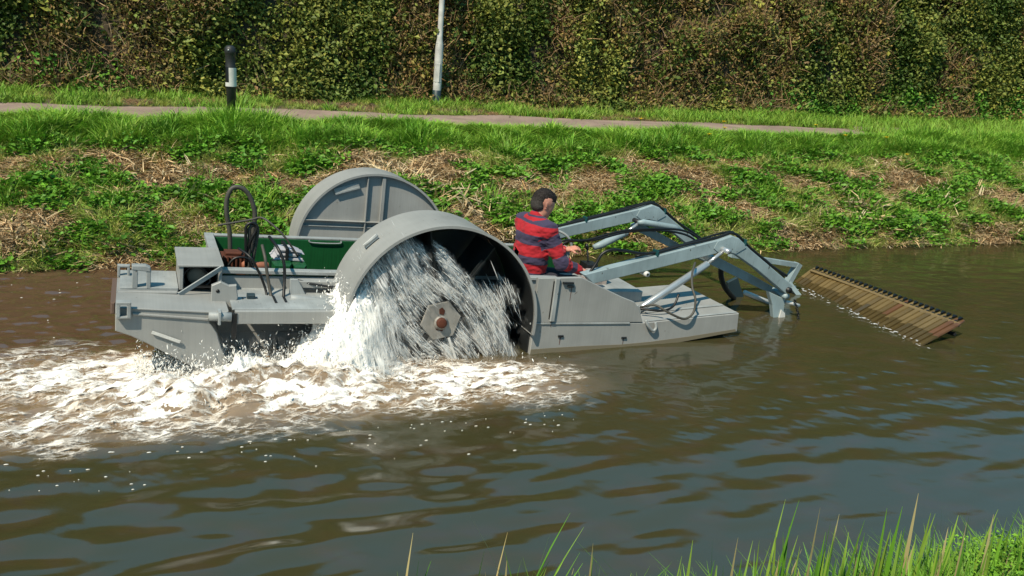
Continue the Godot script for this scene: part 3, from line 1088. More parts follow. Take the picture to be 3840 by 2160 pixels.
func build_foreground() -> void:
	# near bank reeds: [s, tip height] grouped into clumps, each blade a part
	var clumps := [
		["thin pale reed blades leaning apart, farthest left on the near bank", [[0.7, 0.77], [0.74, 0.70]], 0.5],
		["pair of slim reed stems left of the crossed brown blades", [[0.97, 0.71], [1.05, 0.71], [1.10, 0.64]], 0.3],
		["crossed brown and green reed blades at bottom centre", [[1.16, 0.80], [1.19, 0.75], [1.25, 0.66], [1.28, 0.62]], 0.6],
		["single thin upright green reed right of the crossed blades", [[1.47, 0.64]], 0.0],
		["curling reed blades with a drooping arched leaf", [[1.54, 0.65], [1.66, 0.62], [1.72, 0.56]], 0.9],
		["short broad reed shoots between curling blades and taller clump", [[1.94, 0.57], [2.06, 0.56], [2.14, 0.58]], 0.1],
		["reed clump with brown flowering stem leaning together", [[2.26, 0.57], [2.36, 0.67], [2.40, 0.68], [2.31, 0.58], [2.44, 0.52]], 0.3],
		["tall straight broad green reed blades in the middle of the bank", [[2.56, 0.65], [2.67, 0.60], [2.62, 0.52], [2.74, 0.5]], 0.05],
		["dense fan of reed blades left of the leafy corner", [[2.79, 0.56], [2.83, 0.5], [2.97, 0.58], [3.01, 0.61], [2.9, 0.48], [3.06, 0.5]], 0.15],
		["tallest reeds rising above the leafy corner", [[3.15, 0.61], [3.2, 0.55], [3.34, 0.61], [3.28, 0.5], [3.4, 0.48]], 0.2],
		["rightmost green reeds among low leafy plants", [[3.5, 0.57], [3.6, 0.5], [3.75, 0.5], [3.68, 0.44], [3.9, 0.5], [4.05, 0.5]], 0.25]]
	var greens := [Color(0.13, 0.30, 0.03), Color(0.21, 0.34, 0.05), Color(0.09, 0.22, 0.025)]
	for c in clumps:
		var s0: float = c[1][0][0]
		var base := ct(s0, -2.72, ground_y(s0, -2.72) - 0.05)
		var r := root_at("reed_clump", Transform3D(Basis.IDENTITY, base))
		tag(r, c[0], "reeds", "reeds on the near bank")
		var n := 0
		for b in c[1]:
			for extra in 7:
				var ss_: float = b[0] + (rng.randfn(0, 0.05) if extra else 0.0)
				var tt := -2.75 + (rng.randf_range(-0.05, 0.2) if extra else 0.0)
				var tip: float = (b[1] + 0.05) * (rng.randf_range(0.7, 1.0) if extra else 1.05)
				var lean: float = c[2] * rng.randf_range(0.2, 1.0) * (1.0 if rng.randf() < 0.6 else -1.0)
				var foot := ct(ss_ - lean * 0.12, tt, -0.05) - base
				var st := new_st()
				var col: Color = greens[rng.randi() % 3]
				if rng.randf() < 0.2: col = Color(0.40, 0.34, 0.16)
				var d := (sdir * lean + tdir * rng.randf_range(-0.2, 0.2))
				var hh := (tip + 0.05)
				if d.length() < 0.02: d = sdir * 0.02
				blade(st, foot, d.normalized(), hh / (1.0 - 0.35 * minf(absf(lean) * 0.5, 0.8)), rng.randf_range(0.016, 0.032), minf(absf(lean) * 0.5, 0.8), tint(col, 0.15), 6)
				put("reed_blade", done(st), M.leaf, r)
				n += 1
	# low leafy plants and grass that fill the bank below
	var fern := leaf_clump(70, 0.12, 0.026, 0.9, 0.6)
	var gt := tuft_mesh(16, 0.08, 0.16, 0.42, 0.012, 0.15, 0.7, 4)
	var fx := []
	var fc := PackedColorArray()
	var gx := []
	var gc := PackedColorArray()
	for i in 1500:
		var s := rng.randf_range(1.2, 8.0)
		var t := rng.randf_range(-2.95, -1.2)
		var gy := ground_y(s, t)
		if gy < -0.02: continue
		if s > 3.4 and rng.randf() < 0.5:
			fx.append(Transform3D(spin(rng.randf_range(0.6, 1.0), 0.5), ct(s, t, gy + rng.randf_range(0.05, 0.36))))
			fc.append(tint(Color(0.20, 0.40, 0.03).lerp(Color(0.12, 0.27, 0.025), rng.randf()), 0.2))
		else:
			gx.append(Transform3D(spin(rng.randf_range(0.6, 1.0), 0.3), ct(s, t, gy)))
			gc.append(tint(Color(0.1, 0.22, 0.03), 0.25))
	for i in 900:
		var s := 4.8 - 3.4 * pow(rng.randf(), 1.6)
		var t := rng.randf_range(-2.85, -2.45)
		gx.append(Transform3D(spin(rng.randf_range(0.8, 1.15), 0.35), ct(s, t, ground_y(s, t))))
		gc.append(tint(Color(0.15, 0.31, 0.035), 0.25))
	for i in 110:
		var s := rng.randf_range(3.5, 4.8)
		var t := rng.randf_range(-2.95, -2.4)
		fx.append(Transform3D(spin(rng.randf_range(0.6, 1.0), 0.5), ct(s, t, ground_y(s, t) + rng.randf_range(0.05, 0.36))))
		fc.append(tint(Color(0.20, 0.40, 0.03).lerp(Color(0.12, 0.27, 0.025), rng.randf()), 0.2))
	for i in 700:
		var s := rng.randf_range(-6.0, 2.5)
		var t := rng.randf_range(-2.0, -0.8)
		gx.append(Transform3D(spin(rng.randf_range(0.6, 1.0), 0.3), ct(s, t, ground_y(s, t))))
		gc.append(tint(Color(0.1, 0.22, 0.03), 0.25))
	tag(scatter("leafy_plants", fern, M.leaf, fx, fc), "low bright green leafy plants at the bottom right corner", "plants", "", "stuff")
	tag(scatter("near_bank_grass", gt, M.leaf, gx, gc), "green grass growing on the near bank edge", "grass", "", "stuff")

# ------------------------------------------------------------------ street furniture
func build_posts() -> void:
	var b := root_at("bollard", Transform3D(Basis.IDENTITY, ct(0.69, -13.28, 1.17)))
	tag(b, "black bollard with white reflective band standing in tall grass", "bollard")
	var st := new_st(true)
	lathe(st, [[0.0, 1.03], [0.045, 1.025], [0.072, 0.995], [0.078, 0.955], [0.078, 0.925], [0.07, 0.915], [0.068, 0.76], [0.072, 0.75], [0.072, 0.44], [0.064, 0.43], [0.064, 0.0], [0.0, 0.0]], 24)
	put("post", done(st), M.rubber, b)
	st = new_st(true)
	lathe(st, [[0.0735, 0.74], [0.075, 0.735], [0.075, 0.46], [0.0735, 0.45]], 24)
	put("black_sleeve", done(st), M.black, b)
	# white retroreflector wrapped round the side that faces the water
	st = new_st(true)
	var face := atan2(0.95, 0.31)
	for k in 14:
		var a0 := face - 1.5 + 1.85 * k / 14.0
		var a1 := face - 1.5 + 1.85 * (k + 1) / 14.0
		quad(st, Vector3(cos(a0) * 0.0765, 0.73, sin(a0) * 0.0765), Vector3(cos(a1) * 0.0765, 0.73, sin(a1) * 0.0765), Vector3(cos(a1) * 0.0765, 0.475, sin(a1) * 0.0765), Vector3(cos(a0) * 0.0765, 0.475, sin(a0) * 0.0765))
	for k in 8:
		var a0 := face + 0.35 + 1.0 * k / 8.0
		var a1 := face + 0.35 + 1.0 * (k + 1) / 8.0
		quad(st, Vector3(cos(a0) * 0.0765, 0.53, sin(a0) * 0.0765), Vector3(cos(a1) * 0.0765, 0.53, sin(a1) * 0.0765), Vector3(cos(a1) * 0.0765, 0.475, sin(a1) * 0.0765), Vector3(cos(a0) * 0.0765, 0.475, sin(a0) * 0.0765))
	put("reflector", done(st), M.white, b)
	st = new_st(true)
	tube(st, [Vector3(0.0, 0.965, 0.06), Vector3(0.0, 0.968, 0.083)], 0.012, 10)
	put("cap_bolt", done(st), M.chrome, b)
	var p := root_at("lamp_post", Transform3D(Basis(tdir, deg_to_rad(-1.0)), ct(4.68, -16.95, 1.15)))
	tag(p, "grey metal lamp post with dark base at the hedge foot", "lamp post")
	st = new_st(true)
	lathe(st, [[0.080, 0.2], [0.078, 1.05], [0.072, 1.15], [0.052, 1.27], [0.05, 3.0], [0.046, 6.5], [0.0, 6.5]], 20)
	put("shaft", done(st), M.galv, p)
	st = new_st(true)
	lathe(st, [[0.084, -0.1], [0.084, 0.29], [0.078, 0.295]], 20)
	put("base_band", done(st), M.teal, p)
	st = new_st()
	prism(st, [[-0.04, 0.45], [0.04, 0.45], [0.04, 0.8], [-0.04, 0.8]], 0.070, 0.083, 0.003)
	put("access_door", done(st), M.galv, p)
	st = new_st(true)
	lathe(st, [[0.080, 0.455], [0.0825, 0.46], [0.0825, 0.47], [0.080, 0.475]], 20)
	put("joint_ring", done(st), M.galv, p)
	# litter caught on the bank behind the far arm
	st = new_st()
	for k in 6:
		var a := TAU * k / 6
		var c := TAU * (k + 1) / 6
		st.add_vertex(Vector3(0, 0.05, 0)); st.add_vertex(Vector3(cos(a) * (0.09 if k % 2 else 0.06), 0.03 * sin(a * 3), sin(a) * 0.06)); st.add_vertex(Vector3(cos(c) * (0.06 if k % 2 else 0.09), 0.03 * sin(c * 3), sin(c) * 0.06))
	var sc := put("litter_scrap", done(st), M.white, null, Transform3D(Basis(Vector3.RIGHT, 0.9), ct(5.02, -10.2, 0.24)))
	tag(sc, "torn white plastic scrap caught on the bank behind the arms", "litter")

# ------------------------------------------------------------------ boat
func arc_shell(r0: float, r1: float, a0: float, a1: float, z0: float, z1: float, segs := 48) -> ArrayMesh:
	var st := new_st()
	for k in segs:
		var a := deg_to_rad(lerpf(a0, a1, float(k) / segs))
		var b := deg_to_rad(lerpf(a0, a1, float(k + 1) / segs))
		var ca := Vector3(cos(a), sin(a), 0)
		var cb := Vector3(cos(b), sin(b), 0)
		var f := Vector3(0, 0, z1)
		var g := Vector3(0, 0, z0)
		st.set_smooth_group(1)
		quad(st, ca * r1 + g, cb * r1 + g, cb * r1 + f, ca * r1 + f)
		st.set_smooth_group(2)
		quad(st, ca * r0 + f, cb * r0 + f, cb * r0 + g, ca * r0 + g)
		st.set_smooth_group(-1)
		quad(st, ca * r0 + f, ca * r1 + f, cb * r1 + f, cb * r0 + f)
		quad(st, ca * r1 + g, ca * r0 + g, cb * r0 + g, cb * r1 + g)
	for e in [a0, a1]:
		var a := deg_to_rad(e)
		var ca := Vector3(cos(a), sin(a), 0)
		quad(st, ca * r0 + Vector3(0, 0, z0), ca * r1 + Vector3(0, 0, z0), ca * r1 + Vector3(0, 0, z1), ca * r0 + Vector3(0, 0, z1))
	return done(st)

func half_disc(r: float, a0: float, a1: float, z0: float, z1: float, segs := 40) -> ArrayMesh:
	var pts := []
	for k in segs + 1:
		var a := deg_to_rad(lerpf(a0, a1, float(k) / segs))
		pts.append([r * cos(a), r * sin(a)])
	var st := new_st()
	prism(st, pts, z0, z1, 0.002)
	return done(st)

func part(called: String, m: Material, parent: Node, build: Callable, smooth := false) -> MeshInstance3D:
	var st := new_st(smooth)
	build.call(st)
	return put(called, done(st), m, parent)

func build_boat() -> void:
	var B := root_at("weed_boat", boat_x)
	tag(B, "grey paddle wheel weed cutting boat with loader arms and rake", "boat")
	# --- near pontoon, stern
	var sp := part("stern_pontoon", M.paint, B, func(st):
		prism(st, [[-2.42, 0.118], [-2.42, -0.055], [-2.317, -0.095], [-2.216, -0.149], [-1.95, -0.31], [-1.62, -0.5], [-1.60, -0.42], [-1.70, -0.2], [-1.735, -0.08], [-1.80, 0.02], [-1.70, 0.045], [-1.66, 0.09]], -1.0, -0.05, 0.006))
	part("deck_plate", M.paint_worn, sp, func(st): slab(st, -2.40, -1.99, 0.105, 0.135, -0.99, -0.5))
	part("deck_rib", M.paint, sp, func(st):
		prism(st, [[-2.31, 0.082], [-2.31, 0.066], [-1.80, 0.022], [-1.80, 0.04]], -0.056, -0.036, 0.004))
	part("deck_rib", M.paint, sp, func(st):
		prism(st, [[-2.31, 0.118], [-2.31, 0.106], [-1.74, 0.075], [-1.74, 0.09]], -0.056, -0.040, 0.004))
	part("deck_rib", M.paint, sp, func(st): slab(st, -2.41, -2.0, 0.104, 0.122, -0.47, -0.43))
	part("lifting_eye", M.paint_worn, sp, func(st):
		slab(st, -2.415, -2.388, 0.06, 0.15, -0.05, 0.0); slab(st, -2.345, -2.318, 0.055, 0.15, -0.05, 0.0)
		slab(st, -2.415, -2.318, 0.15, 0.172, -0.06, 0.0); slab(st, -2.415, -2.318, 0.05, 0.066, -0.06, -0.002))
	part("mooring_post", M.paint_worn, sp, func(st):
		slab(st, -2.315, -2.275, 0.12, 0.285, -0.56, -0.50); slab(st, -2.215, -2.185, 0.12, 0.27, -0.56, -0.50)
		prism(st, [[-2.318, 0.27], [-2.182, 0.255], [-2.19, 0.29], [-2.22, 0.305], [-2.318, 0.305]], -0.565, -0.495, 0.006))
	part("lifting_eye", M.paint_worn, sp, func(st):
		slab(st, -2.42, -2.40, 0.13, 0.20, -0.86, -0.82); slab(st, -2.35, -2.33, 0.13, 0.20, -0.86, -0.82); slab(st, -2.42, -2.33, 0.20, 0.22, -0.86, -0.82))
	part("bumper_timber", mat(Color(0.36, 0.29, 0.25), 0.85), sp, func(st): slab(st, -2.455, -2.421, 0.02, 0.11, -0.85, -0.20, 0.01))
	part("weed_deflector", M.white, sp, func(st): bar(st, Vector3(-2.18, -0.06, -0.035), Vector3(-1.99, -0.135, -0.03), Vector3(0, 1, 0), 0.02, 0.012))
	# pivot bracket plate and pin between stern and guard rail
	var br := part("bracket_plate", M.paint, B, func(st):
		prism(st, [[-1.765, 0.04], [-1.60, 0.04], [-1.57, 0.12], [-1.585, 0.22], [-1.64, 0.215], [-1.70, 0.245], [-1.765, 0.215]], -0.34, -0.30, 0.006))
	part("pin_hole", M.black, br, func(st): tube(st, [Vector3(-1.72, 0.172, -0.31), Vector3(-1.72, 0.172, -0.297)], 0.014, 12), true)
	part("pivot_pin", M.paint_worn, br, func(st): tube(st, [Vector3(-1.80, 0.055, -0.045), Vector3(-1.64, 0.05, -0.045)], 0.034, 14), true)
	part("pivot_clamp", M.paint_worn, br, func(st): slab(st, -1.735, -1.715, 0.0, 0.1, -0.09, 0.0))
	var rail := part("guard_rail", M.paint, B, func(st): slab(st, -1.615, -0.60, -0.005, 0.094, -0.09, -0.04))
	part("rail_plate", M.paint_worn, rail, func(st): slab(st, -1.63, -0.70, 0.085, 0.1, -0.64, -0.092))
	part("rail_hanger", M.dark, rail, func(st): slab(st, -1.635, -1.60, -0.12, 0.08, -0.06, -0.03))
	# --- near pontoon, bow
	var bp := part("bow_pontoon", M.paint, B, func(st):
		prism(st, [[0.815, -0.010], [1.89, -0.010], [2.92, 0.080], [2.94, -0.10], [1.85, -0.28], [0.815, -0.42]], -1.05, -0.05, 0.006))
	part("side_plate", M.paint, bp, func(st):
		prism(st, [[0.80, -0.004], [0.80, 0.386], [1.205, 0.400], [1.305, 0.36], [1.64, 0.226], [1.765, 0.185], [1.82, 0.13], [1.884, -0.004]], -0.085, -0.046, 0.005))
	part("seam_strip", M.paint_worn, bp, func(st): slab(st, 0.78, 1.75, -0.02, -0.004, -0.056, -0.040, 0.003))
	part("stiffener", M.paint_worn, bp, func(st): slab(st, 0.955, 0.995, 0.012, 0.392, -0.05, -0.022))
	part("stiffener_groove", M.dark, bp, func(st): slab(st, 0.945, 0.9545, 0.03, 0.365, -0.05, -0.040, 0.002))
	part("latch", M.dark, bp, func(st): slab(st, 1.03, 1.13, 0.345, 0.36, -0.05, -0.020); slab(st, 1.08, 1.135, 0.315, 0.33, -0.05, -0.022))
	part("drain_plug", M.dark, bp, func(st): slab(st, 1.06, 1.11, -0.135, -0.118, -0.052, -0.036))
	part("drain_plug", M.dark, bp, func(st): slab(st, 1.69, 1.74, -0.155, -0.14, -0.052, -0.036))
	part("deck_step", M.paint_worn, bp, func(st): slab(st, 1.60, 2.20, 0.0, 0.115, -1.25, -0.62))
	part("deck_strip", M.paint_worn, bp, func(st): prism(st, [[1.95, -0.002], [2.90, 0.081], [2.90, 0.090], [1.95, 0.007]], -0.085, -0.058, 0.003))
	part("deck_strip", M.paint_worn, bp, func(st): prism(st, [[2.05, 0.006], [2.90, 0.081], [2.90, 0.092], [2.05, 0.017]], -0.32, -0.28, 0.003))
	part("cylinder_lug", M.paint_worn, bp, func(st):
		prism(st, [[1.87, 0.0], [1.99, -0.005], [2.0, 0.05], [1.95, 0.085], [1.89, 0.07]], -0.30, -0.27, 0.004)
		prism(st, [[1.87, 0.0], [1.99, -0.005], [2.0, 0.05], [1.95, 0.085], [1.89, 0.07]], -0.40, -0.37, 0.004))
	part("mooring_hook", M.paint_worn, bp, func(st): tube(st, curve(v3([[1.90, 0.02, -0.03], [1.93, -0.03, -0.02], [1.985, -0.075, -0.02], [2.015, -0.05, -0.02], [2.005, 0.0, -0.03]])), 0.013, 8), true)
	# --- centre hull with the green cockpit
	var hull := part("centre_hull", M.paint, B, func(st):
		slab(st, -1.68, 2.0, -0.45, -0.26, -1.85, -0.64)
		slab(st, -1.68, 1.30, -0.27, 0.20, -0.66, -0.635)
		slab(st, -1.68, 2.0, -0.27, 0.225, -1.87, -1.845)
		slab(st, -1.70, -1.66, -0.27, 0.23, -1.86, -0.64)
		slab(st, 1.98, 2.02, -0.27, 0.02, -1.86, -0.64))
	part("near_coaming", M.paint_worn, hull, func(st): prism(st, [[-1.70, 0.222], [1.28, 0.207], [1.28, 0.236], [-1.70, 0.256]], -0.70, -0.615, 0.005))
	part("far_coaming", M.paint_worn, hull, func(st): prism(st, [[-1.70, 0.232], [1.95, 0.232], [1.95, 0.252], [-1.70, 0.252]], -1.90, -1.835, 0.005))
	part("transom_cap", M.paint_worn, hull, func(st): slab(st, -1.72, -1.645, 0.225, 0.262, -1.87, -0.63))
	part("lining", M.green, hull, func(st):
		slab(st, -1.655, 1.95, -0.25, 0.23, -1.844, -1.830)
		slab(st, -1.655, 1.28, -0.25, 0.205, -0.668, -0.661))
	part("cockpit_floor", M.dark, hull, func(st): slab(st, -1.655, 1.975, -0.258, -0.235, -1.829, -0.67))
	part("seat_box", M.seat, hull, func(st): slab(st, 1.10, 1.50, -0.232, -0.01, -1.5, -1.0, 0.02))
	part("lining_hook", M.paint_worn, hull, func(st): tube(st, curve(v3([[-0.78, 0.235, -1.82], [-0.75, 0.21, -1.815], [-0.50, 0.21, -1.815], [-0.48, 0.235, -1.82]])), 0.007, 6), true)
	# far deck between hull and far wheel
	part("far_pontoon", M.paint, B, func(st): slab(st, -0.95, 1.2, -0.45, -0.05, -2.80, -1.88))
	# --- engine box on the stern deck
	var eb := part("engine_box", M.paint, B, func(st):
		slab(st, -1.985, -1.955, 0.12, 0.30, -1.02, -0.50)
		slab(st, -1.70, -1.675, 0.12, 0.30, -1.02, -0.50)
		slab(st, -1.985, -1.675, 0.12, 0.30, -1.05, -1.022))
	part("lid", M.paint, eb, func(st): prism(st, [[-2.0, 0.300], [-1.665, 0.305], [-1.665, 0.322], [-2.0, 0.320]], -1.06, -0.49, 0.005))
	part("brace", M.paint_worn, eb, func(st): bar(st, Vector3(-1.68, 0.305, -0.485), Vector3(-1.985, 0.105, -0.42), Vector3(0.5, 0.8, 0), 0.036, 0.012))
	part("drum", mat(Color(0.5, 0.47, 0.42), 0.7), eb, func(st): tube(st, [Vector3(-1.85, 0.2, -0.9), Vector3(-1.85, 0.2, -0.62), Vector3(-1.85, 0.2, -0.6)], [0.075, 0.075, 0.06], 18), true)
	part("drum_guard", M.dark, eb, func(st): tube(st, curve(v3([[-1.94, 0.14, -0.58], [-1.95, 0.22, -0.58], [-1.88, 0.285, -0.58], [-1.79, 0.25, -0.58], [-1.755, 0.17, -0.58], [-1.80, 0.125, -0.58]])), 0.010, 6), true)
	part("box_floor", M.black, eb, func(st): slab(st, -1.953, -1.702, 0.13, 0.14, -1.02, -0.52))
	# --- engine and clutter in the cockpit
	var en := part("engine_block", M.rust, B, func(st):
		slab(st, -1.63, -1.41, 0.10, 0.235, -1.30, -1.10, 0.012); slab(st, -1.60, -1.46, 0.235, 0.265, -1.26, -1.14, 0.01)
		slab(st, -1.62, -1.2, -0.23, 0.10, -1.35, -1.0, 0.01))
	for k in 6:
		part("cooling_fin", M.rust, en, func(st): slab(st, -1.62 + k * 0.034, -1.606 + k * 0.034, 0.095, 0.245, -1.10, -1.075, 0.002))
	part("exhaust_silencer", M.salmon, en, func(st): tube(st, [Vector3(-1.47, 0.178, -1.06), Vector3(-1.45, 0.178, -1.06), Vector3(-1.26, 0.172, -1.06), Vector3(-1.245, 0.172, -1.06)], [0.02, 0.036, 0.036, 0.02], 14), true)
	part("fuel_tank", M.green, B, func(st): slab(st, -1.22, -1.06, 0.03, 0.205, -1.25, -1.02, 0.02))
	part("fuel_tank", M.green, B, func(st): slab(st, -1.045, -0.93, 0.02, 0.19, -1.25, -1.04, 0.02))
	part("battery_tray", M.dark, B, func(st): slab(st, -1.24, -0.9, -0.05, 0.02, -1.4, -1.0); slab(st, -1.30, -1.22, 0.1, 0.13, -1.3, -1.1))
	var sb := part("sacking", mat(Color(0.66, 0.66, 0.68), 0.8), B, func(st):
		for k in 5:
			var y0 := 0.20 + 0.02 * k
			prism(st, [[-1.20 + 0.015 * k, y0], [-0.93 - 0.03 * (k % 3), y0 - 0.01], [-0.95 - 0.02 * k, y0 + 0.018], [-1.17, y0 + 0.02]], -1.42 + 0.02 * k, -1.16 - 0.02 * (k % 2), 0.006))
	part("sacking_strap", M.dark, sb, func(st): slab(st, -1.10, -1.075, 0.19, 0.315, -1.43, -1.13))
	# hydraulic motor, pipe and valve block on the side shelf
	var hm := part("hydraulic_motor", M.teal, B, func(st): tube(st, [Vector3(-1.52, 0.04, -0.36), Vector3(-1.50, 0.045, -0.36), Vector3(-1.42, 0.05, -0.36), Vector3(-1.40, 0.05, -0.36), Vector3(-1.30, 0.055, -0.36)], [0.03, 0.055, 0.055, 0.036, 0.034], 14), true)
	part("port_block", M.teal, hm, func(st): slab(st, -1.50, -1.44, 0.09, 0.135, -0.39, -0.33, 0.008))
	part("valve_block", M.dark, B, func(st):
		for k in 7:
			slab(st, -1.33 + k * 0.026, -1.312 + k * 0.026, -0.01 + 0.01 * (k % 3), 0.07 + 0.018 * ((k * 2) % 3), -0.42, -0.25 + 0.02 * (k % 2), 0.004))
	part("drive_pipe", M.paint_worn, B, func(st): tube(st, [Vector3(-1.17, 0.10, -0.35), Vector3(-1.12, 0.095, -0.35), Vector3(-0.72, 0.05, -0.35)], [0.032, 0.036, 0.036], 14), true)
	part("shelf_bracket", M.paint_worn, B, func(st): prism(st, [[-1.16, 0.08], [-1.02, 0.08], [-1.10, 0.225], [-1.16, 0.225]], -0.50, -0.47, 0.004))
	part("shelf_bar", M.paint, B, func(st): slab(st, -1.12, -0.76, 0.145, 0.20, -0.60, -0.5))
	for e in [
		["hose_loop", 0.020, M.hose_grey, [[-1.53, 0.06, -1.4], [-1.54, 0.34, -1.4], [-1.575, 0.55, -1.4], [-1.575, 0.68, -1.4], [-1.535, 0.765, -1.4], [-1.46, 0.77, -1.4], [-1.395, 0.71, -1.4], [-1.35, 0.60, -1.4], [-1.34, 0.50, -1.4], [-1.36, 0.20, -1.4]]],
		["hose_loop", 0.013, M.hose, [[-1.44, 0.20, -1.0], [-1.455, 0.46, -1.0], [-1.45, 0.53, -1.0], [-1.41, 0.555, -1.0], [-1.37, 0.53, -1.0], [-1.38, 0.48, -1.0], [-1.41, 0.41, -1.0], [-1.44, 0.25, -1.02], [-1.43, 0.1, -1.02]]],
		["hose_loop", 0.016, M.hose_grey, [[-1.42, 0.08, -1.0], [-1.42, 0.40, -1.02], [-1.425, 0.50, -1.02], [-1.39, 0.53, -1.02], [-1.36, 0.47, -1.02], [-1.40, 0.1, -1.05]]],
		["pale_hose", 0.009, M.hose_grey, [[-1.66, 0.48, -1.2], [-1.5, 0.515, -1.2], [-1.39, 0.54, -1.2], [-1.31, 0.56, -1.2], [-1.23, 0.52, -1.15], [-1.12, 0.42, -1.1], [-1.0, 0.25, -1.1]]],
		["hose_drop", 0.010, M.hose, [[-1.55, 0.43, -0.62], [-1.47, 0.39, -0.5], [-1.40, 0.27, -0.5], [-1.35, 0.15, -0.48], [-1.33, 0.06, -0.42]]],
		["hose_drop", 0.013, M.hose_grey, [[-1.37, 0.46, -0.62], [-1.355, 0.38, -0.52], [-1.34, 0.28, -0.5], [-1.315, 0.14, -0.46], [-1.30, 0.05, -0.38]]],
		["hose_drop", 0.013, M.hose, [[-1.30, 0.50, -0.75], [-1.26, 0.46, -0.56], [-1.215, 0.36, -0.5], [-1.205, 0.22, -0.47], [-1.22, 0.06, -0.38]]],
		["hose_arch", 0.011, M.hose, [[-1.60, 0.20, -0.9], [-1.55, 0.27, -0.9], [-1.48, 0.285, -0.9], [-1.43, 0.26, -0.9], [-1.41, 0.18, -0.9], [-1.40, 0.08, -0.9]]],
		["hose_drop", 0.009, M.dark, [[-1.10, 0.2, -0.55], [-1.0, 0.185, -0.5], [-0.88, 0.17, -0.48], [-0.78, 0.15, -0.5]]]]:
		put(e[0], tube_mesh(e[3], e[1], 8), e[2], B)
	# --- wheel covers
	for c in [[-0.634, 0.0, 0.0], [-2.86, -2.414, 1.0]]:
		var cov := put("wheel_cover", arc_shell(0.79, 0.805, -7.0, 190.0, c[0], c[1], 64), M.paint, B)
		put("rim_bead", arc_shell(0.790, 0.812, -7.0, 190.0, c[1] - 0.012, c[1] + 0.008, 64), M.paint, cov)
		if c[2] > 0.5:
			put("inner_wall", half_disc(0.789, -4.0, 184.0, c[1] - 0.050, c[1] - 0.042), M.paint, cov)
			part("vertical_rib", M.paint, cov, func(st): slab(st, -0.115, -0.104, -0.04, 0.78, c[1] - 0.044, c[1] - 0.004, 0.002))
			part("vertical_rib", M.paint, cov, func(st): slab(st, 0.04, 0.052, -0.04, 0.78, c[1] - 0.044, c[1] - 0.004, 0.002); slab(st, 0.052, 0.075, -0.04, 0.775, c[1] - 0.012, c[1] - 0.004, 0.002))
			part("flange", M.paint, cov, func(st): slab(st, -0.735, 0.735, 0.298, 0.306, c[1] - 0.05, c[1] + 0.002, 0.002))
			part("flange", M.paint_worn, cov, func(st): slab(st, -0.76, 0.76, 0.236, 0.244, c[1] - 0.05, c[1] - 0.022, 0.002))
			part("handle_tray", M.paint_worn, cov, func(st):
				bar(st, Vector3(-0.445, 0.605, c[1] - 0.035), Vector3(-0.20, 0.685, c[1] - 0.035), Vector3(-0.3, 1, 0), 0.05, 0.03)
				bar(st, Vector3(-0.435, 0.578, c[1] - 0.026), Vector3(-0.19, 0.658, c[1] - 0.026), Vector3(-0.3, 1, 0), 0.016, 0.04))
		else:
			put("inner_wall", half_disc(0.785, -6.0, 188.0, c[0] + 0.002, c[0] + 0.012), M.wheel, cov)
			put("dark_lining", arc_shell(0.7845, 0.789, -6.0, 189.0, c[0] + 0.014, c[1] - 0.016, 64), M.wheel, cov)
			part("hinge_plate", M.white, cov, func(st): bar(st, Vector3(-0.62, 0.545, -0.33), Vector3(-0.525, 0.635, -0.33), Vector3(0, 0, 1), 0.06, 0.02))
			part("hinge_pin", M.paint_worn, cov, func(st): tube(st, [Vector3(-0.63, 0.555, -0.30), Vector3(-0.53, 0.65, -0.30)], 0.012, 8), true)
	part("well_panel", M.wheel, B, func(st): slab(st, 0.803, 0.813, -0.42, 0.2, -0.64, -0.088, 0.002))
	# --- the near paddle wheel
	var pw := part("paddle_wheel", M.wheel, B, func(st): tube(st, [Vector3(0, 0, -0.62), Vector3(0, 0, -0.10)], 0.055, 14), true)
	for k in 8:
		var a := TAU * k / 8 + 0.2
		part("paddle_blade", M.wheel, pw, func(st): bar(st, Vector3(cos(a) * 0.34, sin(a) * 0.34, -0.34), Vector3(cos(a) * 0.745, sin(a) * 0.745, -0.34), Vector3(0, 0, 1), 0.44, 0.012))
		part("spoke", M.wheel, pw, func(st): bar(st, Vector3(cos(a) * 0.05, sin(a) * 0.05, -0.14), Vector3(cos(a) * 0.6, sin(a) * 0.6, -0.14), Vector3(-sin(a), cos(a), 0), 0.05, 0.010))
	part("spoke", M.white, pw, func(st): bar(st, Vector3(0.075, -0.14, -0.07), Vector3(0.15, -0.32, -0.05), Vector3(1, 0, 0), 0.02, 0.012))
	var hex := []
	for k in 6:
		var a := TAU * k / 6 + 0.22
		hex.append([cos(a) * 0.175, sin(a) * 0.175])
	var hp := part("hub_plate", M.hub, pw, func(st): prism(st, hex, -0.11, -0.09, 0.005))
	part("hub_nut", M.rust, hp, func(st): tube(st, [Vector3(0.0, -0.01, -0.09), Vector3(0.0, -0.01, -0.05), Vector3(0.0, -0.01, -0.045)], [0.045, 0.042, 0.03], 12), true)
	part("rust_patch", M.rust, hp, func(st): prism(st, [[-0.035, -0.075], [0.02, -0.09], [0.03, -0.06], [-0.04, -0.045]], -0.09, -0.086, 0.001))
	part("rust_patch", M.rust, hp, func(st): prism(st, [[-0.02, 0.06], [0.02, 0.05], [0.025, 0.09], [0.0, 0.115], [-0.025, 0.1]], -0.09, -0.086, 0.001))
	part("hub_washer", M.hub, hp, func(st): tube(st, [Vector3(0.0, -0.015, -0.09), Vector3(0.0, -0.015, -0.078)], 0.06, 16), true)
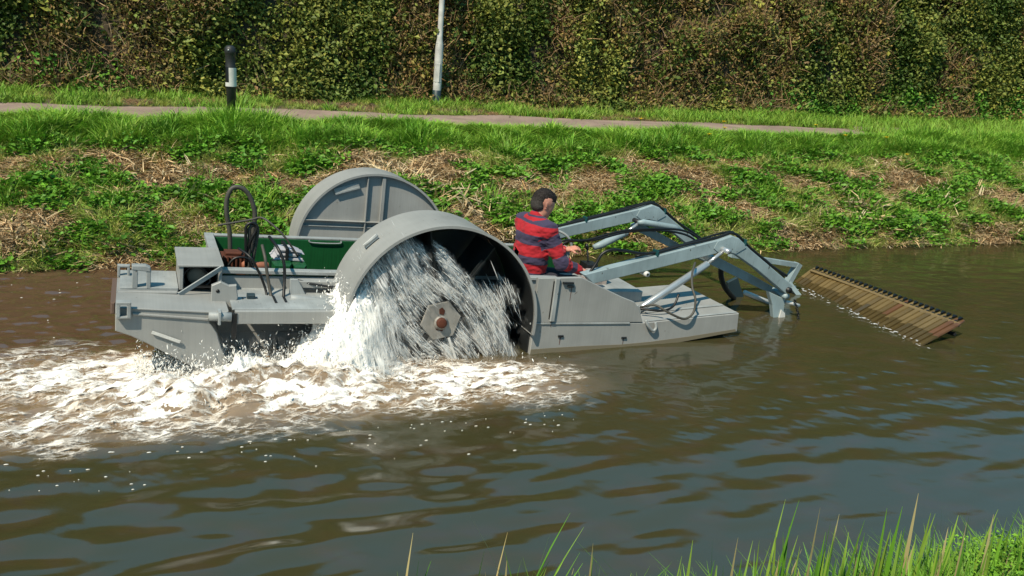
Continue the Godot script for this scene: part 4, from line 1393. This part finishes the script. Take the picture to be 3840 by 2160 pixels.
	# rust weeps and scrapes on the paint
	for e in [[1.08, -0.137, 0.07, 0.010], [1.71, -0.157, 0.06, 0.009], [0.972, 0.01, 0.05, 0.008], [1.12, 0.31, 0.12, 0.007]]:
		part("rust_streak", M.rust, bp, func(st): prism(st, [[e[0], e[1]], [e[0] + e[3], e[1]], [e[0] + e[3] * 0.6, e[1] - e[2]], [e[0] + e[3] * 0.3, e[1] - e[2]]], -0.051 if e[1] < 0.0 else -0.047, -0.0485 if e[1] < 0.0 else -0.0445, 0.0005))
	part("waterline_stain", mat(Color(0.46, 0.43, 0.36), 0.35), bp, func(st): prism(st, [[0.82, -0.245], [1.0, -0.235], [1.3, -0.222], [1.7, -0.212], [2.0, -0.19], [2.4, -0.145], [2.91, -0.075], [2.925, -0.1], [1.85, -0.275], [0.82, -0.40]], -0.051, -0.0485, 0.0005))
	# --- loader arms
	var boom := [[1.45, 0.313], [2.10, 0.485], [2.84, 0.682], [2.985, 0.735], [3.075, 0.711], [3.24, 0.60], [3.855, 0.24], [3.78, 0.157], [3.36, 0.405], [3.10, 0.535], [2.955, 0.565], [2.84, 0.548], [2.10, 0.361], [1.56, 0.229]]
	for wz in [-0.46, -1.94]:
		var near: bool = wz > -1.0
		var arm := part("loader_arm", M.arm, B, func(st): prism(st, boom, wz - 0.10, wz, 0.006))
		part("elbow_plate", M.arm, arm, func(st): prism(st, [[2.80, 0.60], [2.83, 0.672], [2.985, 0.727], [3.07, 0.703], [3.18, 0.62], [3.07, 0.555], [2.96, 0.572], [2.86, 0.563]], wz, wz + 0.008, 0.003))
		put("arm_hose", tube_mesh([[1.50, 0.27, wz - 0.05], [1.58, 0.40, wz - 0.05], [1.63, 0.50, wz - 0.05], [1.72, 0.545, wz - 0.04], [1.86, 0.54, wz - 0.04], [2.03, 0.52, wz - 0.04], [2.19, 0.53, wz - 0.04], [2.48, 0.612, wz - 0.04], [2.85, 0.703, wz - 0.04], [2.99, 0.75, wz - 0.04], [3.10, 0.72, wz - 0.04], [3.28, 0.60, wz - 0.04], [3.6, 0.42, wz - 0.05], [3.8, 0.33, wz - 0.06]] if near else [[1.5, 0.35, wz - 0.04], [1.83, 0.43, wz - 0.04], [2.35, 0.57, wz - 0.04], [2.76, 0.685, wz - 0.04], [2.97, 0.745, wz - 0.04], [3.12, 0.705, wz - 0.04], [3.38, 0.545, wz - 0.04], [3.64, 0.42, wz - 0.05], [3.85, 0.30, wz - 0.05]], 0.014, 8), M.hose, arm)
		put("arm_hose", tube_mesh([[2.0, 0.48, wz - 0.075], [2.5, 0.615, wz - 0.075], [2.97, 0.75, wz - 0.075], [3.09, 0.725, wz - 0.075], [3.3, 0.59, wz - 0.08], [3.55, 0.47, wz - 0.11], [3.8, 0.31, wz - 0.1]], 0.010, 8), M.hose, arm)
		for hc in [[2.185, 0.50], [3.16, 0.64]]:
			part("hose_clip", mat(Color(0.05, 0.25, 0.26), 0.5), arm, func(st): slab(st, hc[0], hc[0] + 0.018, hc[1], hc[1] + 0.058, wz - 0.09, wz + 0.004))
		# lower link behind the forearm
		part("forearm_link", M.arm, arm, func(st): prism(st, [[2.86, 0.47], [2.93, 0.50], [3.35, 0.34], [3.72, 0.19], [3.70, 0.13], [3.60, 0.155], [2.87, 0.42]], wz - 0.20, wz - 0.13, 0.005))
		if near: part("pivot_boss", M.white, arm, func(st): tube(st, [Vector3(2.105, 0.335, wz - 0.12), Vector3(2.105, 0.335, wz + 0.02)], 0.026, 14), true)
		if near: part("pivot_hole", M.black, arm, func(st): tube(st, [Vector3(2.105, 0.335, wz + 0.02), Vector3(2.105, 0.335, wz + 0.024)], 0.011, 10), true)
		part("tip_pin", M.dark, arm, func(st): tube(st, [Vector3(3.80, 0.20, wz - 0.13), Vector3(3.80, 0.20, wz + 0.03)], 0.03, 12), true)
		var cy := part("lift_cylinder", M.chrome if near else M.arm, B, func(st):
			if near: tube(st, [Vector3(1.95, 0.02, -0.335), Vector3(2.02, 0.035, -0.335), Vector3(2.04, 0.05, -0.335), Vector3(2.72, 0.462, -0.40), Vector3(2.73, 0.468, -0.40)], [0.024, 0.03, 0.036, 0.034, 0.024], 14)
			else: tube(st, [Vector3(2.25, 0.26, -1.80), Vector3(2.33, 0.29, -1.80), Vector3(2.62, 0.44, -1.80), Vector3(2.64, 0.45, -1.80)], [0.03, 0.04, 0.038, 0.024], 14), true)
		part("piston_rod", M.chrome, cy, func(st):
			if near: tube(st, [Vector3(2.72, 0.462, -0.40), Vector3(2.90, 0.595, -0.42)], 0.017, 10)
			else: tube(st, [Vector3(2.62, 0.44, -1.80), Vector3(2.78, 0.55, -1.82)], 0.017, 10), true)
		part("rod_eye", M.dark if not near else M.chrome, cy, func(st): tube(st, [Vector3(2.90 if near else 2.78, 0.60 if near else 0.555, wz - 0.08), Vector3(2.90 if near else 2.78, 0.60 if near else 0.555, wz + 0.12)], 0.026, 10), true)
	part("tilt_cylinder", M.arm, B, func(st): tube(st, [Vector3(2.74, 0.56, -1.78), Vector3(2.80, 0.565, -1.78), Vector3(3.22, 0.52, -1.80), Vector3(3.30, 0.50, -1.80)], [0.02, 0.034, 0.034, 0.018], 12), true)
	part("tilt_cylinder", M.white, B, func(st): tube(st, [Vector3(2.60, 0.53, -0.62), Vector3(2.68, 0.535, -0.62), Vector3(2.95, 0.45, -0.62)], [0.02, 0.032, 0.03], 12), true)
	for e in [[[1.55, 0.30, -1.3], [1.61, 0.43, -1.3], [1.88, 0.45, -1.3], [2.28, 0.56, -1.3], [2.77, 0.60, -1.3], [3.09, 0.57, -1.32], [3.4, 0.42, -1.4]], [[1.55, 0.30, -1.36], [1.7, 0.41, -1.36], [2.0, 0.44, -1.36], [2.4, 0.53, -1.4], [2.8, 0.56, -1.4], [3.2, 0.50, -1.5], [3.5, 0.36, -1.6]]]:
		put("cross_hose", tube_mesh(e, 0.012, 8), M.hose, B)
	put("slack_hose", tube_mesh([[1.93, 0.09, -0.20], [2.02, 0.14, -0.10], [2.11, 0.10, -0.02], [2.26, 0.045, -0.005], [2.34, 0.06, -0.005], [2.39, 0.12, -0.02], [2.40, 0.22, -0.05], [2.395, 0.31, -0.12], [2.44, 0.41, -0.22], [2.55, 0.48, -0.36]], 0.011, 8), M.hose_grey, B)
	put("slack_hose", tube_mesh([[1.95, 0.05, -0.30], [2.08, 0.055, -0.22], [2.2, 0.06, -0.2], [2.3, 0.10, -0.22], [2.36, 0.2, -0.26]], 0.011, 8), M.hose, B)
	# --- rake and the frame that carries it
	var rk := part("rake", M.tine, B, func(st): bar(st, Vector3(5.08, 0.115, -1.58), Vector3(5.21, 0.12, 0.45), Vector3(0.5, 0.4, 0), 0.03, 0.035))
	for k in 31:
		var u := k / 30.0
		var top := Vector3(lerpf(5.155, 5.285, u), lerpf(0.150, 0.158, u), lerpf(-1.60, 0.42, u))
		var bot := Vector3(lerpf(4.93, 4.68, u), -0.04, lerpf(-1.62, 0.52, u))
		var low := top + (bot - top) * 1.55
		var m: Material = [M.tine, M.tine_b, M.tine][k % 3]
		if k == 20 or k > 28: m = M.tine_rust
		var jig := rng.randf_range(-0.008, 0.008)
		part("rake_tine", m, rk, func(st):
			var mid := top.lerp(low, 0.14)
			bar(st, top + Vector3(jig, jig * 0.5, 0), mid, Vector3(0, 0, 1), 0.020, 0.012, 0.06)
			bar(st, mid, mid.lerp(low, 0.36 + jig * 8.0), Vector3(0, 0.16 + jig * 12.0, 1), 0.060, 0.016, 0.058))
		part("rake_tine_wet_end", M.tine_wet, rk, func(st):
			var mid := top.lerp(low, 0.14)
			bar(st, mid.lerp(low, 0.355 + jig * 8.0), low + Vector3(0, 0, jig), Vector3(0, 0.16 + jig * 12.0, 1), 0.0585, 0.0165, 0.050))
	for k in 30:
		var u := (k + 0.5) / 30.0
		var c := Vector3(lerpf(5.155, 5.285, u), lerpf(0.150, 0.158, u), lerpf(-1.60, 0.42, u))
		for row in 2:
			var q := c + Vector3(-0.012 - 0.055 * row, 0.004 - 0.035 * row, 0)
			part("rake_tooth", M.black, rk, func(st): bar(st, q + Vector3(0.012, 0.016, 0), q + Vector3(-0.022, -0.008, 0), Vector3(0, 0, 1), 0.044 - 0.012 * row, 0.02, 0.008))
	part("rake_back_bar", M.dark, rk, func(st): bar(st, Vector3(5.05, 0.02, -1.58), Vector3(5.17, 0.025, 0.46), Vector3(0.5, 0.4, 0), 0.035, 0.02))
	var fr := part("rake_frame", M.arm, B, func(st):
		prism(st, [[3.60, 0.165], [3.83, 0.085], [3.845, -0.10], [3.86, -0.24], [3.77, -0.24], [3.68, 0.02]], -0.56, -0.50, 0.005))
	part("frame_plate", M.white, fr, func(st): prism(st, [[3.79, -0.02], [3.85, -0.06], [3.90, -0.22], [3.80, -0.24], [3.78, -0.12]], -0.50, -0.485, 0.004))
	part("frame_plate", M.teal, fr, func(st): prism(st, [[3.62, 0.06], [3.74, 0.12], [3.87, -0.10], [3.86, -0.28], [3.74, -0.22]], -1.24, -1.20, 0.004))
	part("frame_plate", M.white, fr, func(st): prism(st, [[3.88, -0.13], [4.03, -0.17], [4.08, -0.26], [3.88, -0.27]], -1.19, -1.17, 0.004))
	part("frame_tube", M.white, fr, func(st): tube(st, [Vector3(3.54, 0.068, -0.80), Vector3(3.94, -0.055, -0.80)], 0.026, 12), true)
	part("frame_tube", M.arm, fr, func(st): tube(st, [Vector3(3.78, 0.14, -2.05), Vector3(3.80, 0.13, -0.45)], 0.03, 12), true)
	part("frame_tube", M.dark, fr, func(st): tube(st, curve(v3([[3.15, 0.37, -0.75], [3.25, 0.22, -0.85], [3.45, 0.05, -1.0], [3.7, -0.1, -1.15]])), 0.028, 10), true)
	part("frame_tube", M.white, fr, func(st): tube(st, [Vector3(3.84, 0.06, -0.5), Vector3(4.02, 0.02, -0.5)], 0.018, 10), true)
	part("push_beam", M.arm, fr, func(st):
		bar(st, Vector3(3.62, 0.36, -1.25), Vector3(4.56, 0.265, -1.25), Vector3(0, 0, 1), 0.07, 0.05)
		bar(st, Vector3(4.57, 0.285, -1.25), Vector3(4.47, 0.05, -1.25), Vector3(0, 0, 1), 0.08, 0.06))
	part("push_beam", M.arm, fr, func(st): bar(st, Vector3(4.47, 0.06, -1.25), Vector3(4.80, -0.28, -1.1), Vector3(0, 0, 1), 0.09, 0.05))
	put("trailing_chain", chain_mesh([Vector3(3.90, 0.10, -0.45), Vector3(3.95, -0.03, -0.42), Vector3(3.96, -0.15, -0.38), Vector3(3.97, -0.25, -0.36)]), M.dark, fr)
	# --- controls
	var lv := part("control_lever", M.dark, B, func(st): tube(st, [Vector3(1.97, 0.02, -1.28), Vector3(1.88, 0.385, -1.27)], 0.009, 8), true)
	part("lever_knob", M.black, lv, func(st): tube(st, [Vector3(1.885, 0.365, -1.27), Vector3(1.875, 0.40, -1.27), Vector3(1.872, 0.415, -1.27)], [0.016, 0.02, 0.01], 10), true)
	part("control_stand", M.dark, B, func(st): slab(st, 1.80, 2.05, -0.05, 0.18, -1.40, -1.15, 0.01); slab(st, 1.86, 1.99, 0.18, 0.23, -1.34, -1.18, 0.01))
	part("control_panel", mat(Color(0.62, 0.58, 0.56), 0.6), B, func(st): slab(st, 1.72, 1.93, 0.10, 0.25, -0.95, -0.85, 0.01); slab(st, 1.6, 1.8, 0.16, 0.22, -0.80, -0.72, 0.008))
	part("grab_rail", M.paint_worn, B, func(st): tube(st, curve(v3([[1.50, 0.23, -1.83], [1.55, 0.42, -1.8], [1.75, 0.44, -1.75], [1.88, 0.38, -1.7], [1.95, 0.24, -1.7]])), 0.014, 8), true)

func chain_mesh(pts: Array) -> ArrayMesh:
	var st := new_st(true)
	var c := curve(pts, 5)
	for i in c.size() - 1:
		var a: Vector3 = c[i]
		var b: Vector3 = c[i + 1]
		var m := (a + b) * 0.5
		var s := Vector3(0.018, 0, 0) if i % 2 else Vector3(0, 0, 0.018)
		tube(st, [a, m + s, b, m - s, a], 0.006, 5, false)
	return done(st)

# ------------------------------------------------------------------ the man
func build_person() -> void:
	var o := root_at("person", boat_x)
	tag(o, "person in red and navy striped jumper sitting at the controls", "person")
	var turn := Basis(Vector3.UP, deg_to_rad(12.0))
	var skin := Color(0.56, 0.255, 0.18)
	var pel := Vector3(1.29, 0.08, -1.25)
	var mid := Vector3(1.27, 0.30, -1.25)
	var chest := Vector3(1.265, 0.50, -1.25)
	var neck := Vector3(1.285, 0.68, -1.25)
	var rs := Vector3(1.32, 0.585, -1.06)
	var ls := Vector3(1.235, 0.585, -1.44)
	var re := Vector3(1.475, 0.285, -0.985)
	var rw := Vector3(1.70, 0.205, -1.03)
	var le := Vector3(1.42, 0.33, -1.47)
	var lw := Vector3(1.66, 0.345, -1.29)
	var head := Vector3(1.325, 0.80, -1.255)
	var none := no_fn
	# head axes: looks ahead, a little away from us, chin down
	var hb := Basis(Vector3.UP, deg_to_rad(7.0)) * Basis(Vector3(0, 0, 1), deg_to_rad(-16.0))
	var H := func(x: float, y: float, z: float) -> Vector3: return head + hb * Vector3(x, y, z)
	var hp := []
	for e in [[-0.03, 0.035, 0, 0.086], [0.02, 0.04, 0, 0.08], [-0.01, 0.055, 0, 0.08], [0.03, 0.0, 0, 0.068], [0.045, -0.05, 0, 0.055]]:
		hp.append([H.call(e[0], e[1], e[2]), H.call(e[0] + 0.002, e[1], e[2]), e[3], e[3], 0.05])
	hp.append([H.call(0.03, -0.075, 0.025), H.call(0.075, -0.10, 0.0), 0.035, 0.024, 0.03])
	hp.append([H.call(0.03, -0.075, -0.025), H.call(0.075, -0.10, 0.0), 0.035, 0.024, 0.03])
	hp.append([H.call(0.088, 0.02, 0), H.call(0.112, -0.022, 0), 0.010, 0.015, 0.02])
	hp.append([H.call(0.088, 0.028, 0.034), H.call(0.088, 0.028, -0.034), 0.013, 0.013, 0.02])
	hp.append([H.call(0.085, -0.058, 0.018), H.call(0.085, -0.058, -0.018), 0.011, 0.011, 0.012])
	for sgn in [-1.0, 1.0]:
		hp.append([H.call(-0.012, 0.028, 0.080 * sgn), H.call(0.0, -0.03, 0.076 * sgn), 0.017, 0.011, 0.008])
		hp.append([H.call(-0.022, 0.02, 0.089 * sgn), H.call(-0.01, -0.012, 0.086 * sgn), 0.010, 0.008, 0.008])
		hp.append([H.call(0.06, -0.015, 0.042 * sgn), H.call(0.062, -0.02, 0.04 * sgn), 0.026, 0.026, 0.03])
		hp.append([H.call(0.082, 0.008, 0.033 * sgn), H.call(0.083, 0.008, 0.033 * sgn), 0.011, 0.011, 0.006])
	hp.append([H.call(-0.01, -0.06, 0), neck + Vector3(0.0, -0.02, 0), 0.056, 0.062, 0.04])
	var skinpaint := func(p: Vector3) -> Color:
		var q: Vector3 = hb.inverse() * (p - head)
		var c := skin
		if absf(q.y - 0.008) < 0.007 and q.x > 0.075 and absf(absf(q.z) - 0.034) < 0.013: c = Color(0.03, 0.02, 0.02)
		if absf(q.y + 0.058) < 0.005 and q.x > 0.08: c = Color(0.30, 0.10, 0.09)
		return c
	var headm := nets(hp, 0.0055, none, skinpaint)
	# hands
	var hand := func(w: Vector3, dir: Vector3, palm_n: Vector3, curl: float, thumb_side: float) -> Array:
		var P := []
		var f := dir.normalized()
		var n := (palm_n - f * palm_n.dot(f)).normalized()
		var s := f.cross(n)
		var palm := w + f * 0.05
		for q in [-0.028, -0.01, 0.01, 0.028]:
			P.append([w + s * q * 0.7, w + f * 0.085 + s * q, 0.017, 0.014, 0.012])
		var lens := [0.062, 0.075, 0.07, 0.055]
		for k in 4:
			var q: float = [-0.031, -0.0105, 0.0105, 0.031][k]
			var a := w + f * 0.09 + s * q
			var l: float = lens[k]
			var b := a + (f * cos(curl * 0.5) + n * sin(curl * 0.5)) * l * 0.5
			var c := b + (f * cos(curl * 1.3) + n * sin(curl * 1.3)) * l * 0.32
			var d := c + (f * cos(curl * 2.0) + n * sin(curl * 2.0)) * l * 0.3
			P.append([a, b, 0.0092, 0.0088, 0.004])
			P.append([b, c, 0.0088, 0.0082, 0.003])
			P.append([c, d, 0.0082, 0.0072, 0.003])
		var ta := w + f * 0.03 + s * 0.032 * thumb_side
		var tb := ta + (f * 0.6 + s * 0.6 * thumb_side + n * 0.4).normalized() * 0.04
		var tc := tb + (f * 0.8 + n * 0.6).normalized() * 0.03
		P.append([ta, tb, 0.013, 0.011, 0.008])
		P.append([tb, tc, 0.011, 0.0085, 0.004])
		return P
	var lh: Array = hand.call(lw + Vector3(0.02, 0.005, 0.0), Vector3(0.9, 0.20, 0.1), Vector3(0.25, -0.85, -0.2), 0.95, -1.0)
	var rh: Array = hand.call(rw + Vector3(0.02, 0.0, 0.0), Vector3(0.95, -0.12, -0.15), Vector3(0.0, -1.0, 0.0), 0.7, -1.0)
	lh.append([lw - Vector3(0.03, 0, 0), lw + Vector3(0.03, 0.008, 0.0), 0.027, 0.024, 0.015])
	rh.append([rw - Vector3(0.03, 0, 0), rw + Vector3(0.03, 0, 0), 0.027, 0.024, 0.015])
	var plain := func(_p: Vector3) -> Color: return skin
	var lhm := nets(lh, 0.0042, none, plain)
	var rhm := nets(rh, 0.0042, none, plain)
	# body under the clothes, one surface
	var hipr := pel + turn * Vector3(0, -0.02, 0.1)
	var hipl := pel + turn * Vector3(0, -0.02, -0.1)
	var knr := Vector3(1.70, 0.05, -1.10)
	var knl := Vector3(1.70, 0.05, -1.40)
	var anr := Vector3(1.83, -0.19, -1.10)
	var anl := Vector3(1.83, -0.19, -1.40)
	var body := [[pel, mid, 0.12, 0.11, 0.08], [mid, chest, 0.11, 0.13, 0.08], [chest, neck, 0.12, 0.055, 0.06], [rs, ls, 0.055, 0.055, 0.08],
		[rs, re, 0.05, 0.04, 0.04], [re, rw, 0.038, 0.026, 0.03], [ls, le, 0.05, 0.04, 0.04], [le, lw, 0.038, 0.026, 0.03],
		[hipr, knr, 0.085, 0.055, 0.05], [knr, anr, 0.055, 0.04, 0.03], [hipl, knl, 0.085, 0.055, 0.05], [knl, anl, 0.055, 0.04, 0.03],
		[anr, anr + Vector3(0.12, -0.015, 0), 0.034, 0.028, 0.02], [anl, anl + Vector3(0.12, -0.015, 0), 0.034, 0.028, 0.02]]
	var bm := nets(body, 0.014, none, plain)
	var sk := StandardMaterial3D.new()
	sk.vertex_color_use_as_albedo = true
	sk.roughness = 0.5
	sk.subsurf_scatter_enabled = true
	sk.subsurf_scatter_strength = 0.15
	put("body", arrays_mesh([bm, headm, lhm, rhm]), sk, o)
	# jumper
	var fold := noise(301, 9.0, 3)
	var jp := [[pel + Vector3(-0.01, -0.02, 0.05), mid + Vector3(-0.01, 0, 0.06), 0.135, 0.13, 0.09], [pel + Vector3(-0.01, -0.02, -0.05), mid + Vector3(-0.01, 0, -0.06), 0.135, 0.13, 0.09],
		[mid + Vector3(-0.01, 0, 0.06), chest + Vector3(0, 0, 0.07), 0.13, 0.135, 0.09], [mid + Vector3(-0.01, 0, -0.06), chest + Vector3(0, 0, -0.07), 0.13, 0.135, 0.09],
		[chest + Vector3(0, 0.02, 0.06), neck + Vector3(-0.01, -0.06, 0.03), 0.12, 0.07, 0.07], [chest + Vector3(0, 0.02, -0.06), neck + Vector3(-0.01, -0.06, -0.03), 0.12, 0.07, 0.07],
		[rs, ls, 0.082, 0.082, 0.08], [rs, re, 0.085, 0.068, 0.05], [re, re.lerp(rw, 0.92), 0.068, 0.05, 0.04], [ls, le, 0.085, 0.068, 0.05], [le, le.lerp(lw, 0.88), 0.066, 0.047, 0.04],
		[neck + Vector3(-0.035, -0.01, 0.03), neck + Vector3(0.03, -0.035, 0.045), 0.045, 0.036, 0.03], [neck + Vector3(-0.035, -0.01, -0.03), neck + Vector3(0.03, -0.035, -0.045), 0.045, 0.036, 0.03], [neck + Vector3(-0.05, 0.0, 0.0), neck + Vector3(-0.045, 0.0, 0.01), 0.045, 0.045, 0.03]]
	var crease := func(p: Vector3, d: float) -> float:
		return d + fold.get_noise_3d(p.x * 0.8, p.y * 1.6, p.z * 0.8) * 0.015
	var segd := func(p: Vector3, a: Vector3, b: Vector3) -> Array:
		var h := clampf((p - a).dot(b - a) / (b - a).length_squared(), 0.0, 1.0)
		return [(p - a.lerp(b, h)).length(), h]
	var red := Color(0.35, 0.010, 0.018)
	var navy := Color(0.040, 0.032, 0.072)
	var stripes := func(p: Vector3) -> Color:
		var q := 0.0
		var du: Array = segd.call(p, rs, re)
		var df: Array = segd.call(p, re, rw)
		var dl: Array = segd.call(p, ls, le)
		var dg: Array = segd.call(p, le, lw)
		var tor: float = minf((p - pel.lerp(chest, clampf((p.y - pel.y) / 0.42, 0, 1))).length() - 0.06, 9.0)
		var arm := 0.0
		var best := tor
		q = (0.675 - p.y)
		if du[0] < best - 0.005 and du[1] > 0.15:
			best = du[0]; q = 0.09 + du[1] * 0.34
		if df[0] < best - 0.003 and df[0] <= du[0]:
			best = df[0]; q = 0.43 + df[1] * 0.24
		if dl[0] < best - 0.005 and dl[1] > 0.15 and dl[0] < du[0]:
			best = dl[0]; q = 0.09 + dl[1] * 0.34
		if dg[0] < best - 0.003 and dg[0] < df[0]:
			best = dg[0]; q = 0.43 + dg[1] * 0.24
		if p.y > 0.645 and (p - neck).length() < 0.14:
			return red if fmod(p.y + 0.02, 0.05) > 0.017 else navy
		# edges of the hoops measured down from the collar
		var k := 0
		for e in [0.055, 0.15, 0.25, 0.36, 0.435, 0.525, 0.60, 0.80]:
			if q > e: k += 1
		return navy if k % 2 == 0 else red
	var cloth := StandardMaterial3D.new()
	cloth.vertex_color_use_as_albedo = true
	cloth.roughness = 0.9
	cloth.rim_enabled = true
	cloth.rim = 0.1
	put("striped_jumper", arrays_mesh([nets(jp, 0.007, crease, stripes)]), cloth, o)
	# trousers
	var tp := []
	for k in range(8, 12):
		var b = body[k]
		tp.append([b[0], b[1], b[2] + 0.018, b[3] + 0.018, 0.05])
	tp.append([pel + Vector3(0, -0.05, 0.06), pel + Vector3(0, -0.05, -0.06), 0.13, 0.13, 0.06])
	put("trousers", arrays_mesh([nets(tp, 0.016, none, func(_p): return Color(0.02, 0.022, 0.035))]), cloth, o)
	# hair, dark with grey at the sides
	var hr := []
	for e in [[-0.035, 0.045, 0, 0.091], [0.012, 0.058, 0, 0.083], [-0.012, 0.066, 0, 0.086], [-0.062, 0.0, 0, 0.066], [-0.052, -0.035, 0.02, 0.052], [-0.052, -0.035, -0.02, 0.052], [0.055, 0.085, 0.0, 0.046], [0.05, 0.075, 0.03, 0.046], [0.05, 0.075, -0.03, 0.046], [0.012, 0.035, 0.052, 0.034], [0.012, 0.035, -0.052, 0.034]]:
		hr.append([H.call(e[0], e[1], e[2]), H.call(e[0] + 0.002, e[1], e[2]), e[3], e[3], 0.03])
	var strand := noise(305, 40.0, 2)
	var comb := func(p: Vector3, d: float) -> float:
		var q: Vector3 = hb.inverse() * (p - head)
		return d + strand.get_noise_3d(q.x * 0.25 + q.y * 0.2, q.y * 1.4, q.z * 1.4) * 0.003
	var hc := func(p: Vector3) -> Color:
		var q: Vector3 = hb.inverse() * (p - head)
		return Color(0.012, 0.010, 0.009).lerp(Color(0.09, 0.082, 0.075), clampf(0.08 + strand.get_noise_3d(q.x, q.y * 3.0, q.z * 3.0) * 0.5 + ss(0.06, -0.03, q.y) * 0.5, 0, 1))
	var hm := StandardMaterial3D.new()
	hm.vertex_color_use_as_albedo = true
	hm.roughness = 0.7
	hm.metallic_specular = 0.25
	put("hair", arrays_mesh([nets(hr, 0.0055, comb, hc)]), hm, o)

# ------------------------------------------------------------------ scene
func _ready() -> void:
	rng.seed = 20240607
	var cam := Camera3D.new()
	cam.name = "camera"
	cam.fov = 35.99
	cam.near = 0.05
	cam.far = 400.0
	cam.transform = Transform3D(Basis(Vector3.RIGHT, deg_to_rad(-16.19)) * Basis(Vector3(0, 0, 1), deg_to_rad(3.79)), Vector3(0, 2.65, 0))
	add_child(cam)
	cam.current = true
	var we := WorldEnvironment.new()
	we.name = "world_environment"
	var env := Environment.new()
	env.background_mode = Environment.BG_SKY
	var sky := Sky.new()
	var psm := ProceduralSkyMaterial.new()
	psm.sky_top_color = Color(0.225, 0.515, 0.655)
	psm.sky_horizon_color = Color(0.66, 0.77, 0.81)
	psm.sky_curve = 0.12
	psm.sky_energy_multiplier = 1.1
	psm.ground_bottom_color = Color(0.12, 0.11, 0.08)
	psm.ground_horizon_color = Color(0.45, 0.48, 0.48)
	sky.sky_material = psm
	env.sky = sky
	env.tonemap_mode = Environment.TONE_MAPPER_LINEAR
	env.tonemap_exposure = 1.15
	env.sdfgi_enabled = true
	env.ssao_enabled = true
	env.ssil_enabled = true
	we.environment = env
	add_child(we)
	var sun := DirectionalLight3D.new()
	sun.name = "sun"
	sun.light_color = Color(1.0, 0.95, 0.86)
	sun.light_energy = 1.6
	sun.light_angular_distance = 0.5
	sun.shadow_enabled = true
	add_child(sun)
	sun.look_at_from_position(Vector3(-0.30, 0.80, 0.52) * 20.0, Vector3.ZERO, Vector3.UP)

	var cy := deg_to_rad(CANAL_YAW)
	sdir = Vector3(cos(cy), 0, -sin(cy))
	tdir = Vector3(sin(cy), 0, cos(cy))
	var yaw := deg_to_rad(23.124)
	var pit := deg_to_rad(-3.613)
	var F := Vector3(cos(yaw) * cos(pit), sin(pit), -sin(yaw) * cos(pit))
	var Bm := Vector3(sin(yaw), 0, cos(yaw))
	boat_x = Transform3D(Basis(F, Bm.cross(F), Bm), Vector3(-0.5245, 0.3442, -6.7631))
	tn = noise(5, 0.6, 3)
	wn1 = noise(21, 1.5, 2)
	wn2 = noise(22, 4.2, 3)
	wn3 = noise(23, 12.0, 2)
	make_materials()
	build_ground()
	build_water()
	build_boat()
	build_person()
	build_posts()
	build_foam()
	build_splash()
	build_vegetation()
	build_foreground()
